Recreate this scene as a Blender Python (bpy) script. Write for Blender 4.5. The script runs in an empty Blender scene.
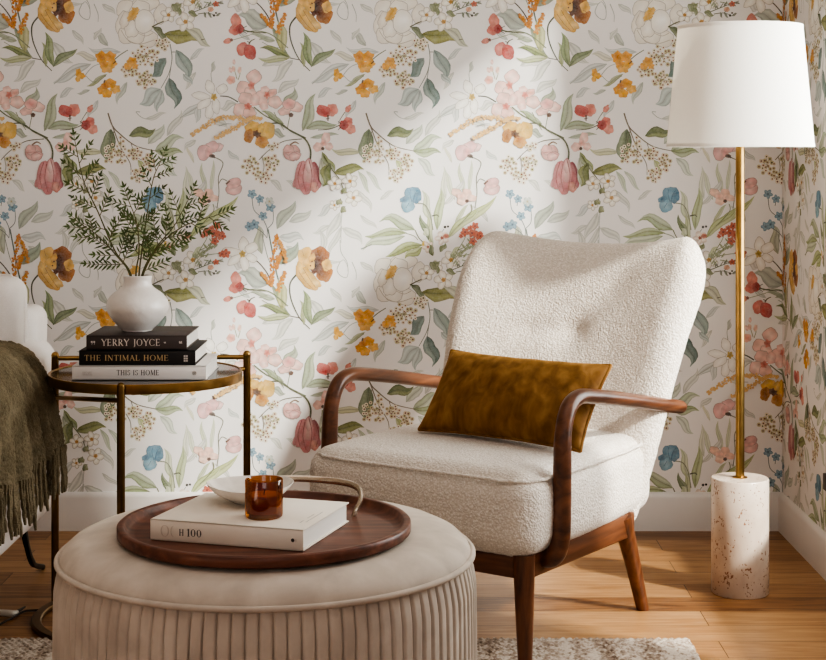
import bpy, bmesh, math, random
import numpy as np
from mathutils import Vector, Matrix, noise as mnoise
random.seed(7)
PI = math.pi
scene = bpy.context.scene
COL = scene.collection
F = 1600.0                 # focal length in pixels
EYE = 1.18                 # camera height
CX, CY = 420.0, 155.0      # where the optical axis falls in the frame
D = F*EYE/375.0            # camera to back wall
S = D/F                    # metres per pixel on the back wall
XR = 1.14                  # right wall
CEIL = 2.48

def P(px, py, d):          # a point seen at a pixel, at distance d in front of the camera
    return Vector(((px-CX)*d/F, d-D, EYE-(py-CY)*d/F))

def lin(c, a=1.0):
    out = []
    for v in c[:3]:
        v = v/255.0
        out.append(v/12.92 if v <= 0.04045 else ((v+0.055)/1.055)**2.4)
    return tuple(out)+(a,)

# ------------------------------------------------------------------ materials
def new_mat(name):
    m = bpy.data.materials.new(name); m.use_nodes = True
    nt = m.node_tree; b = nt.nodes['Principled BSDF']
    return m, nt, b

def N(nt, t, **kw):
    n = nt.nodes.new(t)
    for k, v in kw.items():
        if k in n.inputs: n.inputs[k].default_value = v
        else: setattr(n, k, v)
    return n

def ramp(nt, fac, stops):
    r = nt.nodes.new('ShaderNodeValToRGB')
    el = r.color_ramp.elements
    el[0].position, el[0].color = stops[0]
    el[1].position, el[1].color = stops[-1]
    for p, c in stops[1:-1]:
        e = el.new(p); e.color = c
    nt.links.new(fac, r.inputs['Fac'])
    return r

def coords(nt, scale=(1,1,1), rot=(0,0,0)):
    tc = nt.nodes.new('ShaderNodeTexCoord'); mp = nt.nodes.new('ShaderNodeMapping')
    mp.inputs['Scale'].default_value = scale; mp.inputs['Rotation'].default_value = rot
    nt.links.new(tc.outputs['Object'], mp.inputs['Vector'])
    return mp.outputs['Vector']

def bump(nt, b, h, strength=0.3, dist=0.002, prev=None):
    n = nt.nodes.new('ShaderNodeBump')
    n.inputs['Strength'].default_value = strength; n.inputs['Distance'].default_value = dist
    nt.links.new(h, n.inputs['Height'])
    if prev: nt.links.new(prev, n.inputs['Normal'])
    nt.links.new(n.outputs['Normal'], b.inputs['Normal'])
    return n.outputs['Normal']

def noise_mat(name, c0, c1, scale=20, detail=4, rough=0.6, stretch=(1,1,1), bs=0.0, bd=0.002, bscale=None,
              metal=0.0, sheen=0.0, spec=0.5, coat=0.0, lo=0.35, hi=0.65):
    m, nt, b = new_mat(name)
    v = coords(nt, stretch)
    n = N(nt, 'ShaderNodeTexNoise', Scale=scale, Detail=detail)
    nt.links.new(v, n.inputs['Vector'])
    r = ramp(nt, n.outputs['Fac'], [(lo, lin(c0)), (hi, lin(c1))])
    nt.links.new(r.outputs['Color'], b.inputs['Base Color'])
    b.inputs['Roughness'].default_value = rough; b.inputs['Metallic'].default_value = metal
    b.inputs['Specular IOR Level'].default_value = spec
    b.inputs['Sheen Weight'].default_value = sheen; b.inputs['Coat Weight'].default_value = coat
    if bs:
        n2 = N(nt, 'ShaderNodeTexNoise', Scale=bscale or scale, Detail=3)
        nt.links.new(v, n2.inputs['Vector'])
        bump(nt, b, n2.outputs['Fac'], bs, bd)
    return m

def wood_mat(name, dark, mid, light, axis='x', rough=0.35, scale=9.0, coat=0.15):
    m, nt, b = new_mat(name)
    st = {'x': (1.2, 12, 12), 'y': (12, 1.2, 12), 'z': (12, 12, 1.2)}[axis]
    v = coords(nt, st)
    n = N(nt, 'ShaderNodeTexNoise', Scale=scale*0.5, Detail=6, Distortion=0.5)
    nt.links.new(v, n.inputs['Vector'])
    r = ramp(nt, n.outputs['Fac'], [(0.3, lin(dark)), (0.5, lin(mid)), (0.72, lin(light))])
    nt.links.new(r.outputs['Color'], b.inputs['Base Color'])
    b.inputs['Roughness'].default_value = rough
    b.inputs['Coat Weight'].default_value = coat; b.inputs['Coat Roughness'].default_value = 0.3
    bump(nt, b, n.outputs['Fac'], 0.12, 0.001)
    return m

def boucle_mat():
    m, nt, b = new_mat('boucle')
    v = coords(nt)
    vo = N(nt, 'ShaderNodeTexVoronoi', Scale=205.0); vo.feature = 'SMOOTH_F1'
    n = N(nt, 'ShaderNodeTexNoise', Scale=150.0, Detail=4, Distortion=1.2)
    for t in (vo, n): nt.links.new(v, t.inputs['Vector'])
    mx = N(nt, 'ShaderNodeMath', operation='ADD')
    nt.links.new(vo.outputs['Distance'], mx.inputs[0]); nt.links.new(n.outputs['Fac'], mx.inputs[1])
    r = ramp(nt, mx.outputs[0], [(0.5, lin((240,231,222))), (1.0, lin((214,201,188)))])
    r.color_ramp.elements[0].position = 0.55
    nt.links.new(r.outputs['Color'], b.inputs['Base Color'])
    b.inputs['Roughness'].default_value = 0.95; b.inputs['Sheen Weight'].default_value = 0.25
    b.inputs['Specular IOR Level'].default_value = 0.15
    inv = N(nt, 'ShaderNodeMath', operation='MULTIPLY'); inv.inputs[1].default_value = -1
    nt.links.new(mx.outputs[0], inv.inputs[0])
    bump(nt, b, inv.outputs[0], 0.75, 0.004)
    return m

def weave_mat(name, c0, c1, scale=500, rough=0.9, bs=0.25):
    m, nt, b = new_mat(name)
    v = coords(nt)
    n = N(nt, 'ShaderNodeTexNoise', Scale=scale, Detail=3)
    n2 = N(nt, 'ShaderNodeTexNoise', Scale=9, Detail=3)
    for t in (n, n2): nt.links.new(v, t.inputs['Vector'])
    mx = N(nt, 'ShaderNodeMath', operation='MULTIPLY_ADD'); mx.inputs[1].default_value = 0.5
    h = N(nt, 'ShaderNodeMath', operation='MULTIPLY'); h.inputs[1].default_value = 0.5
    nt.links.new(n2.outputs['Fac'], h.inputs[0])
    nt.links.new(n.outputs['Fac'], mx.inputs[0]); nt.links.new(h.outputs[0], mx.inputs[2])
    r = ramp(nt, mx.outputs[0], [(0.38, lin(c0)), (0.62, lin(c1))])
    nt.links.new(r.outputs['Color'], b.inputs['Base Color'])
    b.inputs['Roughness'].default_value = rough; b.inputs['Specular IOR Level'].default_value = 0.2
    bump(nt, b, n.outputs['Fac'], bs, 0.002)
    return m

def velvet_mat(name, dark, mid, light, stretch=(1,1,1), sheen=0.5, sheen_col=(255,240,220)):
    m, nt, b = new_mat(name)
    v = coords(nt, stretch)
    n = N(nt, 'ShaderNodeTexNoise', Scale=14, Detail=8, Distortion=0.4)
    n3 = N(nt, 'ShaderNodeTexNoise', Scale=320, Detail=2)
    for t in (n, n3): nt.links.new(v, t.inputs['Vector'])
    r = ramp(nt, n.outputs['Fac'], [(0.3, lin(dark)), (0.5, lin(mid)), (0.72, lin(light))])
    nt.links.new(r.outputs['Color'], b.inputs['Base Color'])
    b.inputs['Roughness'].default_value = 0.75; b.inputs['Specular IOR Level'].default_value = 0.2
    b.inputs['Sheen Weight'].default_value = sheen; b.inputs['Sheen Roughness'].default_value = 0.4
    b.inputs['Sheen Tint'].default_value = lin(sheen_col)
    bump(nt, b, n3.outputs['Fac'], 0.15, 0.001)
    return m

def paint_mat(name, c, rough=0.5):
    return noise_mat(name, tuple(v*0.985 for v in c), c, scale=6, rough=rough, bs=0.05, bscale=180, bd=0.001)

def wallpaper_mat():
    m, nt, b = new_mat('floral_wallpaper')
    a = nt.nodes.new('ShaderNodeVertexColor'); a.layer_name = 'ink'
    v = coords(nt)
    n = N(nt, 'ShaderNodeTexNoise', Scale=210, Detail=5, Distortion=0.6)
    n2 = N(nt, 'ShaderNodeTexNoise', Scale=55, Detail=4)
    for t in (n, n2): nt.links.new(v, t.inputs['Vector'])
    ad = N(nt, 'ShaderNodeMath', operation='ADD')
    nt.links.new(n.outputs['Fac'], ad.inputs[0]); nt.links.new(n2.outputs['Fac'], ad.inputs[1])
    mr = N(nt, 'ShaderNodeMapRange'); mr.inputs['From Min'].default_value = 0.7; mr.inputs['From Max'].default_value = 1.3
    mr.inputs['To Min'].default_value = 0.0; mr.inputs['To Max'].default_value = 0.20
    nt.links.new(ad.outputs[0], mr.inputs['Value'])
    mix = nt.nodes.new('ShaderNodeMix'); mix.data_type = 'RGBA'
    nt.links.new(mr.outputs[0], mix.inputs[0]); nt.links.new(a.outputs['Color'], mix.inputs[6])
    mix.inputs[7].default_value = lin(BG)
    nt.links.new(mix.outputs[2], b.inputs['Base Color'])
    b.inputs['Roughness'].default_value = 0.7; b.inputs['Specular IOR Level'].default_value = 0.25
    n3 = N(nt, 'ShaderNodeTexNoise', Scale=380, Detail=2); nt.links.new(v, n3.inputs['Vector'])
    bump(nt, b, n3.outputs['Fac'], 0.08, 0.001)
    return m

def floor_mat():
    m, nt, b = new_mat('oak_planks')
    v = coords(nt)
    br = nt.nodes.new('ShaderNodeTexBrick')
    br.offset = 0.37; br.offset_frequency = 2; br.squash = 1.0
    for k, val in dict(Scale=1.0).items(): br.inputs[k].default_value = val
    br.inputs['Brick Width'].default_value = 1.15; br.inputs['Row Height'].default_value = 0.128
    br.inputs['Mortar Size'].default_value = 0.0011; br.inputs['Mortar Smooth'].default_value = 0.1
    br.inputs['Bias'].default_value = 0.0
    br.inputs['Color1'].default_value = (0, 0, 0, 1); br.inputs['Color2'].default_value = (1, 1, 1, 1)
    br.inputs['Mortar'].default_value = (0.5, 0.5, 0.5, 1)
    nt.links.new(v, br.inputs['Vector'])
    sc = N(nt, 'ShaderNodeVectorMath', operation='MULTIPLY'); sc.inputs[1].default_value = (1.1, 13, 1)
    nt.links.new(v, sc.inputs[0])
    off = N(nt, 'ShaderNodeVectorMath', operation='ADD')
    sc2 = N(nt, 'ShaderNodeVectorMath', operation='MULTIPLY'); sc2.inputs[1].default_value = (7.3, 3.1, 5.7)
    nt.links.new(br.outputs['Color'], sc2.inputs[0]); nt.links.new(sc2.outputs[0], off.inputs[1]); nt.links.new(sc.outputs[0], off.inputs[0])
    g = N(nt, 'ShaderNodeTexNoise', Scale=3.2, Detail=7, Distortion=1.6); g.inputs['Roughness'].default_value = 0.6
    nt.links.new(off.outputs[0], g.inputs['Vector'])
    sep = nt.nodes.new('ShaderNodeSeparateColor'); nt.links.new(br.outputs['Color'], sep.inputs[0])
    ad = N(nt, 'ShaderNodeMath', operation='MULTIPLY_ADD'); ad.inputs[1].default_value = 0.34
    nt.links.new(sep.outputs[0], ad.inputs[0]); nt.links.new(g.outputs['Fac'], ad.inputs[2])
    r = ramp(nt, ad.outputs[0], [(0.34, lin((88,56,34))), (0.50, lin((132,90,56))), (0.68, lin((162,118,76))), (0.98, lin((188,146,102)))])
    mix = nt.nodes.new('ShaderNodeMix'); mix.data_type = 'RGBA'
    nt.links.new(br.outputs['Fac'], mix.inputs[0]); nt.links.new(r.outputs['Color'], mix.inputs[6])
    mix.inputs[7].default_value = lin((70,42,22))
    nt.links.new(mix.outputs[2], b.inputs['Base Color'])
    b.inputs['Roughness'].default_value = 0.38
    h = N(nt, 'ShaderNodeMath', operation='MULTIPLY_ADD'); h.inputs[1].default_value = -2.0
    nt.links.new(br.outputs['Fac'], h.inputs[0]); nt.links.new(g.outputs['Fac'], h.inputs[2])
    bump(nt, b, h.outputs[0], 0.25, 0.0015)
    return m

def travertine_mat():
    m, nt, b = new_mat('travertine')
    v = coords(nt, (1, 1, 0.75))
    n = N(nt, 'ShaderNodeTexNoise', Scale=9, Detail=6, Distortion=0.6)
    sp = N(nt, 'ShaderNodeTexNoise', Scale=150, Detail=2, Distortion=0.3)
    sp2 = N(nt, 'ShaderNodeTexNoise', Scale=26, Detail=2)
    for t in (n, sp, sp2): nt.links.new(v, t.inputs['Vector'])
    base = ramp(nt, n.outputs['Fac'], [(0.3, lin((196,174,156))), (0.5, lin((212,194,177))), (0.75, lin((224,210,196)))])
    ad = N(nt, 'ShaderNodeMath', operation='MULTIPLY_ADD'); ad.inputs[1].default_value = 0.45
    nt.links.new(sp2.outputs['Fac'], ad.inputs[0]); nt.links.new(sp.outputs['Fac'], ad.inputs[2])
    spk = ramp(nt, ad.outputs[0], [(0.865, (0,0,0,1)), (0.91, (1,1,1,1))])
    mix = nt.nodes.new('ShaderNodeMix'); mix.data_type = 'RGBA'
    nt.links.new(spk.outputs['Color'], mix.inputs[0]); nt.links.new(base.outputs['Color'], mix.inputs[6])
    mix.inputs[7].default_value = lin((152,112,86))
    nt.links.new(mix.outputs[2], b.inputs['Base Color'])
    b.inputs['Roughness'].default_value = 0.28; b.inputs['Coat Weight'].default_value = 0.2
    neg = N(nt, 'ShaderNodeMath', operation='MULTIPLY'); neg.inputs[1].default_value = -1
    nt.links.new(spk.outputs['Color'], neg.inputs[0])
    bump(nt, b, neg.outputs[0], 0.5, 0.001)
    return m

def brass_mat(name='brass', c=(178,144,92), rough=0.28):
    return noise_mat(name, tuple(v*0.9 for v in c), c, scale=30, rough=rough, metal=1.0, bs=0.03, bscale=200)

def shade_mat():
    m, nt, b = new_mat('linen_shade')
    v = coords(nt, (1, 1, 1))
    n = N(nt, 'ShaderNodeTexNoise', Scale=350, Detail=2); nt.links.new(v, n.inputs['Vector'])
    r = ramp(nt, n.outputs['Fac'], [(0.3, lin((240,237,233))), (0.7, lin((246,243,239)))])
    nt.links.new(r.outputs['Color'], b.inputs['Base Color']); b.inputs['Roughness'].default_value = 0.85
    bump(nt, b, n.outputs['Fac'], 0.08, 0.001)
    tr = nt.nodes.new('ShaderNodeBsdfTranslucent'); tr.inputs['Color'].default_value = lin((250,244,236))
    mx = nt.nodes.new('ShaderNodeMixShader'); mx.inputs[0].default_value = 0.4
    out = nt.nodes['Material Output']
    nt.links.new(b.outputs[0], mx.inputs[1]); nt.links.new(tr.outputs[0], mx.inputs[2]); nt.links.new(mx.outputs[0], out.inputs['Surface'])
    return m

def glass_mat(name, col, refl=0.12, rough=0.02):
    m, nt, b = new_mat(name)
    t = nt.nodes.new('ShaderNodeBsdfTransparent'); t.inputs['Color'].default_value = lin(col)
    g = nt.nodes.new('ShaderNodeBsdfGlossy'); g.inputs['Roughness'].default_value = rough
    lw = nt.nodes.new('ShaderNodeLayerWeight'); lw.inputs['Blend'].default_value = 0.25
    ml = N(nt, 'ShaderNodeMath', operation='MULTIPLY_ADD'); ml.inputs[1].default_value = 0.5; ml.inputs[2].default_value = refl*0.4
    nt.links.new(lw.outputs['Fresnel'], ml.inputs[0])
    mx = nt.nodes.new('ShaderNodeMixShader')
    nt.links.new(ml.outputs[0], mx.inputs[0]); nt.links.new(t.outputs[0], mx.inputs[1]); nt.links.new(g.outputs[0], mx.inputs[2])
    nt.links.new(mx.outputs[0], nt.nodes['Material Output'].inputs['Surface'])
    return m

BG = (241, 237, 234)

# ------------------------------------------------------------------ mesh helpers
class MB:
    def __init__(self): self.v = []; self.f = []
    def add(self, vs, fs):
        o = len(self.v); self.v += [tuple(p) for p in vs]; self.f += [tuple(i+o for i in q) for q in fs]; return self
    def tube(self, path, radii, n=12, cap=True, closed=False, oval=1.0, up=None):
        pts = [Vector(p) for p in path]; k = len(pts)
        if not isinstance(radii, (list, tuple)): radii = [radii]*k
        vs, fs = [], []
        prevn = None
        for i, p in enumerate(pts):
            if closed: t = pts[(i+1) % k]-pts[i-1]
            else: t = pts[min(i+1, k-1)]-pts[max(i-1, 0)]
            t.normalize()
            if prevn is None:
                a = Vector(up) if up else (Vector((0,0,1)) if abs(t.z) < 0.9 else Vector((1,0,0)))
                nrm = (a - t*a.dot(t)).normalized()
            else:
                nrm = (prevn - t*prevn.dot(t)).normalized()
            prevn = nrm; bn = t.cross(nrm)
            r = radii[i]
            for j in range(n):
                a = 2*PI*j/n
                vs.append(p + nrm*(math.cos(a)*r) + bn*(math.sin(a)*r*oval))
        m = k if closed else k-1
        for i in range(m):
            for j in range(n):
                a = i*n+j; b_ = i*n+(j+1) % n; c = ((i+1) % k)*n+(j+1) % n; d = ((i+1) % k)*n+j
                fs.append((a, b_, c, d))
        if cap and not closed:
            fs.append(tuple(range(n-1, -1, -1))); fs.append(tuple((k-1)*n+j for j in range(n)))
        return self.add(vs, fs)
    def lathe(self, prof, n=48, c=(0,0,0), closed=False):
        vs, fs = [], []
        k = len(prof)
        for r, z in prof:
            for j in range(n):
                a = 2*PI*j/n; vs.append((c[0]+r*math.cos(a), c[1]+r*math.sin(a), c[2]+z))
        for i in range(k if closed else k-1):
            for j in range(n):
                i2 = (i+1) % k
                fs.append((i*n+j, i*n+(j+1) % n, i2*n+(j+1) % n, i2*n+j))
        if not closed:
            if prof[0][0] > 1e-6: fs.append(tuple(range(n-1, -1, -1)))
            if prof[-1][0] > 1e-6: fs.append(tuple((k-1)*n+j for j in range(n)))
        return self.add(vs, fs)
    def box(self, lo, hi, bev=0.0, seg=3, rot=None, at=(0,0,0)):
        bm = bmesh.new(); bmesh.ops.create_cube(bm, size=1)
        for v in bm.verts:
            v.co = Vector([(lo[i]+hi[i])/2 + v.co[i]*(hi[i]-lo[i]) for i in range(3)])
        if bev: bmesh.ops.bevel(bm, geom=bm.edges[:], offset=bev, segments=seg, profile=0.5, affect='EDGES')
        bm.verts.index_update()
        M = (Matrix.Translation(at) @ rot) if rot else Matrix.Translation(at)
        vs = [M @ v.co for v in bm.verts]; fs = [tuple(v.index for v in f.verts) for f in bm.faces]
        bm.free(); return self.add(vs, fs)
    def grid(self, fn, nu, nv, wrap_u=False, flip=False):
        vs = [fn(i/(nu if wrap_u else nu-1), j/(nv-1)) for j in range(nv) for i in range(nu)]
        fs = []
        for j in range(nv-1):
            for i in range(nu if wrap_u else nu-1):
                q = (j*nu+i, j*nu+(i+1) % nu, (j+1)*nu+(i+1) % nu, (j+1)*nu+i)
                fs.append(q[::-1] if flip else q)
        return self.add(vs, fs)
    def sphere(self, c, r, sc=(1,1,1), n=12, m=8):
        vs = [(c[0], c[1], c[2]+r*sc[2])]
        for j in range(1, m):
            t = PI*j/m
            for i in range(n):
                a = 2*PI*i/n
                vs.append((c[0]+r*sc[0]*math.sin(t)*math.cos(a), c[1]+r*sc[1]*math.sin(t)*math.sin(a), c[2]+r*sc[2]*math.cos(t)))
        vs.append((c[0], c[1], c[2]-r*sc[2])); fs = []
        for i in range(n): fs.append((0, 1+i, 1+(i+1) % n))
        for j in range(m-2):
            for i in range(n): fs.append((1+j*n+i, 1+(j+1)*n+i, 1+(j+1)*n+(i+1) % n, 1+j*n+(i+1) % n))
        e = len(vs)-1
        for i in range(n): fs.append((1+(m-2)*n+i, e, 1+(m-2)*n+(i+1) % n))
        return self.add(vs, fs)
    def pad(self, fn_front, fn_back, nu, nv):
        """closed pad: two grids over the unit square that meet on the border"""
        idx = {}; vs = []; fs = []
        for side, fn in ((0, fn_front), (1, fn_back)):
            for j in range(nv):
                for i in range(nu):
                    border = i in (0, nu-1) or j in (0, nv-1)
                    if side == 1 and border: idx[(1, i, j)] = idx[(0, i, j)]; continue
                    idx[(side, i, j)] = len(vs); vs.append(fn(i/(nu-1), j/(nv-1)))
            for j in range(nv-1):
                for i in range(nu-1):
                    q = [idx[(side, i, j)], idx[(side, i+1, j)], idx[(side, i+1, j+1)], idx[(side, i, j+1)]]
                    fs.append(tuple(q if side == 0 else q[::-1]))
        return self.add(vs, fs)

def smooth_by_angle(me, ang=40):
    n = len(me.polygons)
    me.polygons.foreach_set('use_smooth', [True]*n)
    if hasattr(me, 'set_sharp_from_angle'): me.set_sharp_from_angle(angle=math.radians(ang))

def obj(name, mb, mat, parent=None, smooth=True, ang=40, label=None):
    me = bpy.data.meshes.new(name); me.from_pydata(mb.v, [], mb.f); me.update()
    bm = bmesh.new(); bm.from_mesh(me); bmesh.ops.recalc_face_normals(bm, faces=bm.faces[:]); bm.to_mesh(me); bm.free()
    for m in (mat if isinstance(mat, (list, tuple)) else [mat]): me.materials.append(m)
    if smooth: smooth_by_angle(me, ang)
    o = bpy.data.objects.new(name, me); COL.objects.link(o)
    if parent: o.parent = parent
    if label: o['label'] = label
    return o

def tag(o, label, cat, group=None, kind=None):
    o['label'] = label; o['category'] = cat
    if group: o['group'] = group
    if kind: o['kind'] = kind
    return o

def thing(name, label, cat, loc=(0,0,0), rotz=0, group=None):
    o = bpy.data.objects.new(name, None); COL.objects.link(o)
    o.empty_display_size = 0.05
    o.location = loc; o.rotation_euler = (0, 0, rotz)
    return tag(o, label, cat, group)

def struct(o, label, cat):
    return tag(o, label, cat, None, 'structure')

def catmull(pts, n=8, closed=False):
    pts = [Vector(p) for p in pts]; k = len(pts); out = []
    for i in range(k if closed else k-1):
        if closed: p0, p1, p2, p3 = pts[i-1], pts[i], pts[(i+1) % k], pts[(i+2) % k]
        else: p0, p1, p2, p3 = pts[max(i-1, 0)], pts[i], pts[i+1], pts[min(i+2, k-1)]
        for j in range(n):
            t = j/n
            out.append(0.5*((2*p1)+(p2-p0)*t+(2*p0-5*p1+4*p2-p3)*t*t+(3*p1-p0-3*p2+p3)*t**3))
    if not closed: out.append(pts[-1])
    return out

def sstep(a, b, x):
    t = min(1, max(0, (x-a)/(b-a))); return t*t*(3-2*t)
def lerp(a, b, t): return a+(b-a)*t
# ------------------------------------------------------------------ wallpaper print
# one repeat of the print, drawn in units of the repeat (258 units = one repeat) and laid on the walls as flat layered shapes
class Ink:
    def __init__(self): self.shapes = []          # (verts Nx2, faces, cols Nx3)
    def add(self, v, f, c): self.shapes.append((np.array(v, float), f, np.array(c, float)))
rnd = random.Random(11)
def mixc(a, b, t): return tuple(a[i]+(b[i]-a[i])*t for i in range(3))
def mul(c, k): return tuple(max(0, min(255, x*k)) for x in c)
ink = Ink()
def leaf(x0, y0, x1, y1, w, c, bend=0.0, c2=None, a=1.0, vein=True, sharp=0.9, skew=0.45):
    """a leaf from its base (x0,y0) to its tip; bend bows the spine sideways"""
    c = mixc(BG, c, a*.88); c2 = mixc(BG, c2, a*.8) if c2 else mixc(BG, c, 0.62)
    n = 9; dx, dy = x1-x0, y1-y0; L = math.hypot(dx, dy) or 1; nx, ny = -dy/L, dx/L
    v, cols, f = [], [], []
    sc = rnd.choice((-1, 1))*rnd.uniform(.12, .26)*w; wl, wr_ = rnd.uniform(.8, 1.15), rnd.uniform(.8, 1.15)
    for i in range(n):
        t = i/(n-1)
        q = bend*4*t*(1-t)+sc*math.sin(2*PI*t)*t*1.6+sc*.9*t*t
        px = x0+dx*t+nx*q; py = y0+dy*t+ny*q
        tt = t**(math.log(0.5)/math.log(skew))
        h = w*0.5*max(0.03, math.sin(PI*tt))**sharp
        j = 0.92+0.16*rnd.random()
        for s, k in ((-1, 0.80), (-0.55, 1.04), (0, 0.88), (0.55, 1.02), (1, 0.84)):
            g = wl if s < 0 else wr_; v.append((px+nx*h*s*j*g, py+ny*h*s*j*g))
            base = c if s <= 0 else mixc(c, c2, 0.75)
            base = mixc(base, c2, 0.55*abs(math.sin(PI*t))*(1-abs(s)))
            cols.append(mul(base, k*(1.0-0.06*(t < 0.2))))
    for i in range(n-1):
        for j in range(4): f.append((i*5+j, i*5+j+1, i*5+j+6, i*5+j+5))
    ink.add(v, f, cols)
    if vein and w > 6:
        vc = mixc(mul(c, 0.72), c, 0.35)
        stroke([(x0+dx*t+nx*(bend*4*t*(1-t)+sc*math.sin(2*PI*t)*t*1.6+sc*.9*t*t), y0+dy*t+ny*(bend*4*t*(1-t)+sc*math.sin(2*PI*t)*t*1.6+sc*.9*t*t)) for t in (0, .25, .5, .75, .94)], 0.5, 0.2, vc)
def stroke(pts, w0, w1, c, a=1.0):
    c = mixc(BG, c, a)
    q = catmull([(p[0], p[1], 0) for p in pts], 5)
    n = len(q); v, f, cols = [], [], []
    for i, p in enumerate(q):
        t = q[min(i+1, n-1)]-q[max(i-1, 0)]
        L = math.hypot(t.x, t.y) or 1; w = lerp(w0, w1, i/(n-1))*0.5
        v += [(p.x-t.y/L*w, p.y+t.x/L*w), (p.x+t.y/L*w, p.y-t.x/L*w)]; cols += [c, mul(c, 0.9)]
    for i in range(n-1): f.append((2*i, 2*i+1, 2*i+3, 2*i+2))
    ink.add(v, f, cols)
def petal(cx, cy, rx, ry, cc, cr, rot=0.0, wav=0.08, lobes=5, ph=None, rim=0.84, off=(0, 0), n=20):
    """a soft blot: inner colour cc (placed at off), rim colour cr with a slightly darker edge"""
    ph = rnd.random()*6.28 if ph is None else ph
    ca, sa = math.cos(math.radians(rot)), math.sin(math.radians(rot))
    def pt(u, w): return (cx+u*ca-w*sa, cy+u*sa+w*ca)
    v = [pt(off[0]*rx, off[1]*ry)]; cols = [cc]; f = []
    cc = mixc(cc, BG, .10); cr = mixc(cr, BG, .12)
    rings = ((0.4, mixc(cc, cr, 0.35)), (0.72, mixc(cc, cr, 0.75)), (0.95, cr), (1.0, mul(cr, rim)))
    for k, (r, c) in enumerate(rings):
        for i in range(n):
            a = 2*PI*i/n
            g = 1+wav*math.sin(lobes*a+ph)+wav*0.5*math.sin((2*lobes+1)*a+ph*2)
            o = (1-r)
            v.append(pt(rx*(math.cos(a)*r*(g if k > 0 else 1)+off[0]*o), ry*(math.sin(a)*r*(g if k > 0 else 1)+off[1]*o)))
            cols.append(mul(c, 0.985+(0.012 if min(cr) > 205 else 0.05)*math.sin(2*a+ph)+0.015*rnd.random()))
    for i in range(n): f.append((0, 1+i, 1+(i+1) % n))
    for k in range(3):
        for i in range(n): f.append((1+k*n+i, 1+(k+1)*n+i, 1+(k+1)*n+(i+1) % n, 1+k*n+(i+1) % n))
    ink.add(v, f, cols)
    if min(cr) > 200 or (min(cr) > 140 and rx > 5):             # pencil-thin contour of the pale petals
        o = v[1+3*n:1+4*n]; w = .32; c = mixc(mul(cr, .74), (150,132,112), .35); vv, cc2 = [], []
        for i, (x, y) in enumerate(o):
            g = w*(.45+.55*abs(math.sin(i*1.3+ph)))
            d = math.hypot(x-cx, y-cy) or 1; ex, ey = (x-cx)/d, (y-cy)/d
            vv += [(x+ex*g, y+ey*g), (x-ex*g, y-ey*g)]; cc2 += [mixc(c, BG, .35), c]
        ink.add(vv, [(2*i, 2*i+1, 2*((i+1) % n)+1, 2*((i+1) % n)) for i in range(n)], cc2)
def dot(x, y, r, cc, cr, n=8):
    v = [(x, y)]; cols = [cc]; f = []
    for q, c in ((0.34, cc), (0.50, cr), (0.82, cr), (1, mul(cr, 0.82))):
        for i in range(n):
            a = 2*PI*i/n; v.append((x+r*q*math.cos(a), y+r*q*math.sin(a))); cols.append(c)
    for i in range(n): f.append((0, 1+i, 1+(i+1) % n))
    for k in range(3):
        for i in range(n): f.append((1+k*n+i, 1+(k+1)*n+i, 1+(k+1)*n+(i+1) % n, 1+k*n+(i+1) % n))
    ink.add(v, f, cols)
def berries(x0, y0, x1, y1, n, seed):
    r = random.Random(seed); cx, cy = (x0+x1)/2, (y0+y1)/2
    for i in range(n):
        a = 2.399*i; q = math.sqrt((i+0.5)/n)
        x = cx+(x1-x0)/2*q*math.cos(a)+r.uniform(-.8, .8); y = cy+(y1-y0)/2*q*math.sin(a)+r.uniform(-.8, .8)
        if i % 3 == 0: stroke([(cx, cy), ((cx+x)/2+r.uniform(-1, 1), (cy+y)/2), (x, y)], 0.5, 0.4, (150,140,105))
        dot(x, y, r.uniform(1.7, 2.4), (112,52,44) if r.random() < .75 else (84,82,46), r.choice([(242,232,212), (228,214,188), (206,198,158)]))
def spike(pts, w, c0, c1, seed):
    r = random.Random(seed); q = catmull([(p[0], p[1], 0) for p in pts], 10); n = len(q)
    stroke(pts, 0.7, 0.4, mul(c1, 0.75))
    for i in range(0, n, 1):
        p = q[i]; t = i/(n-1); h = w*(0.35+0.65*math.sin(PI*min(1, t*0.85+0.12)))
        for s in (-1, 1):
            x = p.x+r.uniform(-.8, .8)+s*h*.5*r.random(); y = p.y+s*h*.4*r.random()+r.uniform(-.8, .8)
            rr = r.uniform(.9, 1.6)
            dot(x, y, rr, mixc(c0, c1, r.random()), mixc(c0, c1, r.random()), 6)
def fiveflower(x, y, r, c, cs, core, seed, n=5):
    q = random.Random(seed); a0 = q.random()*6
    for k in range(n):
        a = a0+2*PI*k/n; petal(x+r*.62*math.cos(a), y+r*.62*math.sin(a), r*.62, r*.46, c, cs, math.degrees(a), 0.06, 3, rim=0.9, n=12)
    petal(x, y, r*.3, r*.28, mul(core, .8), core, 0, 0.2, 5, n=10)

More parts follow.
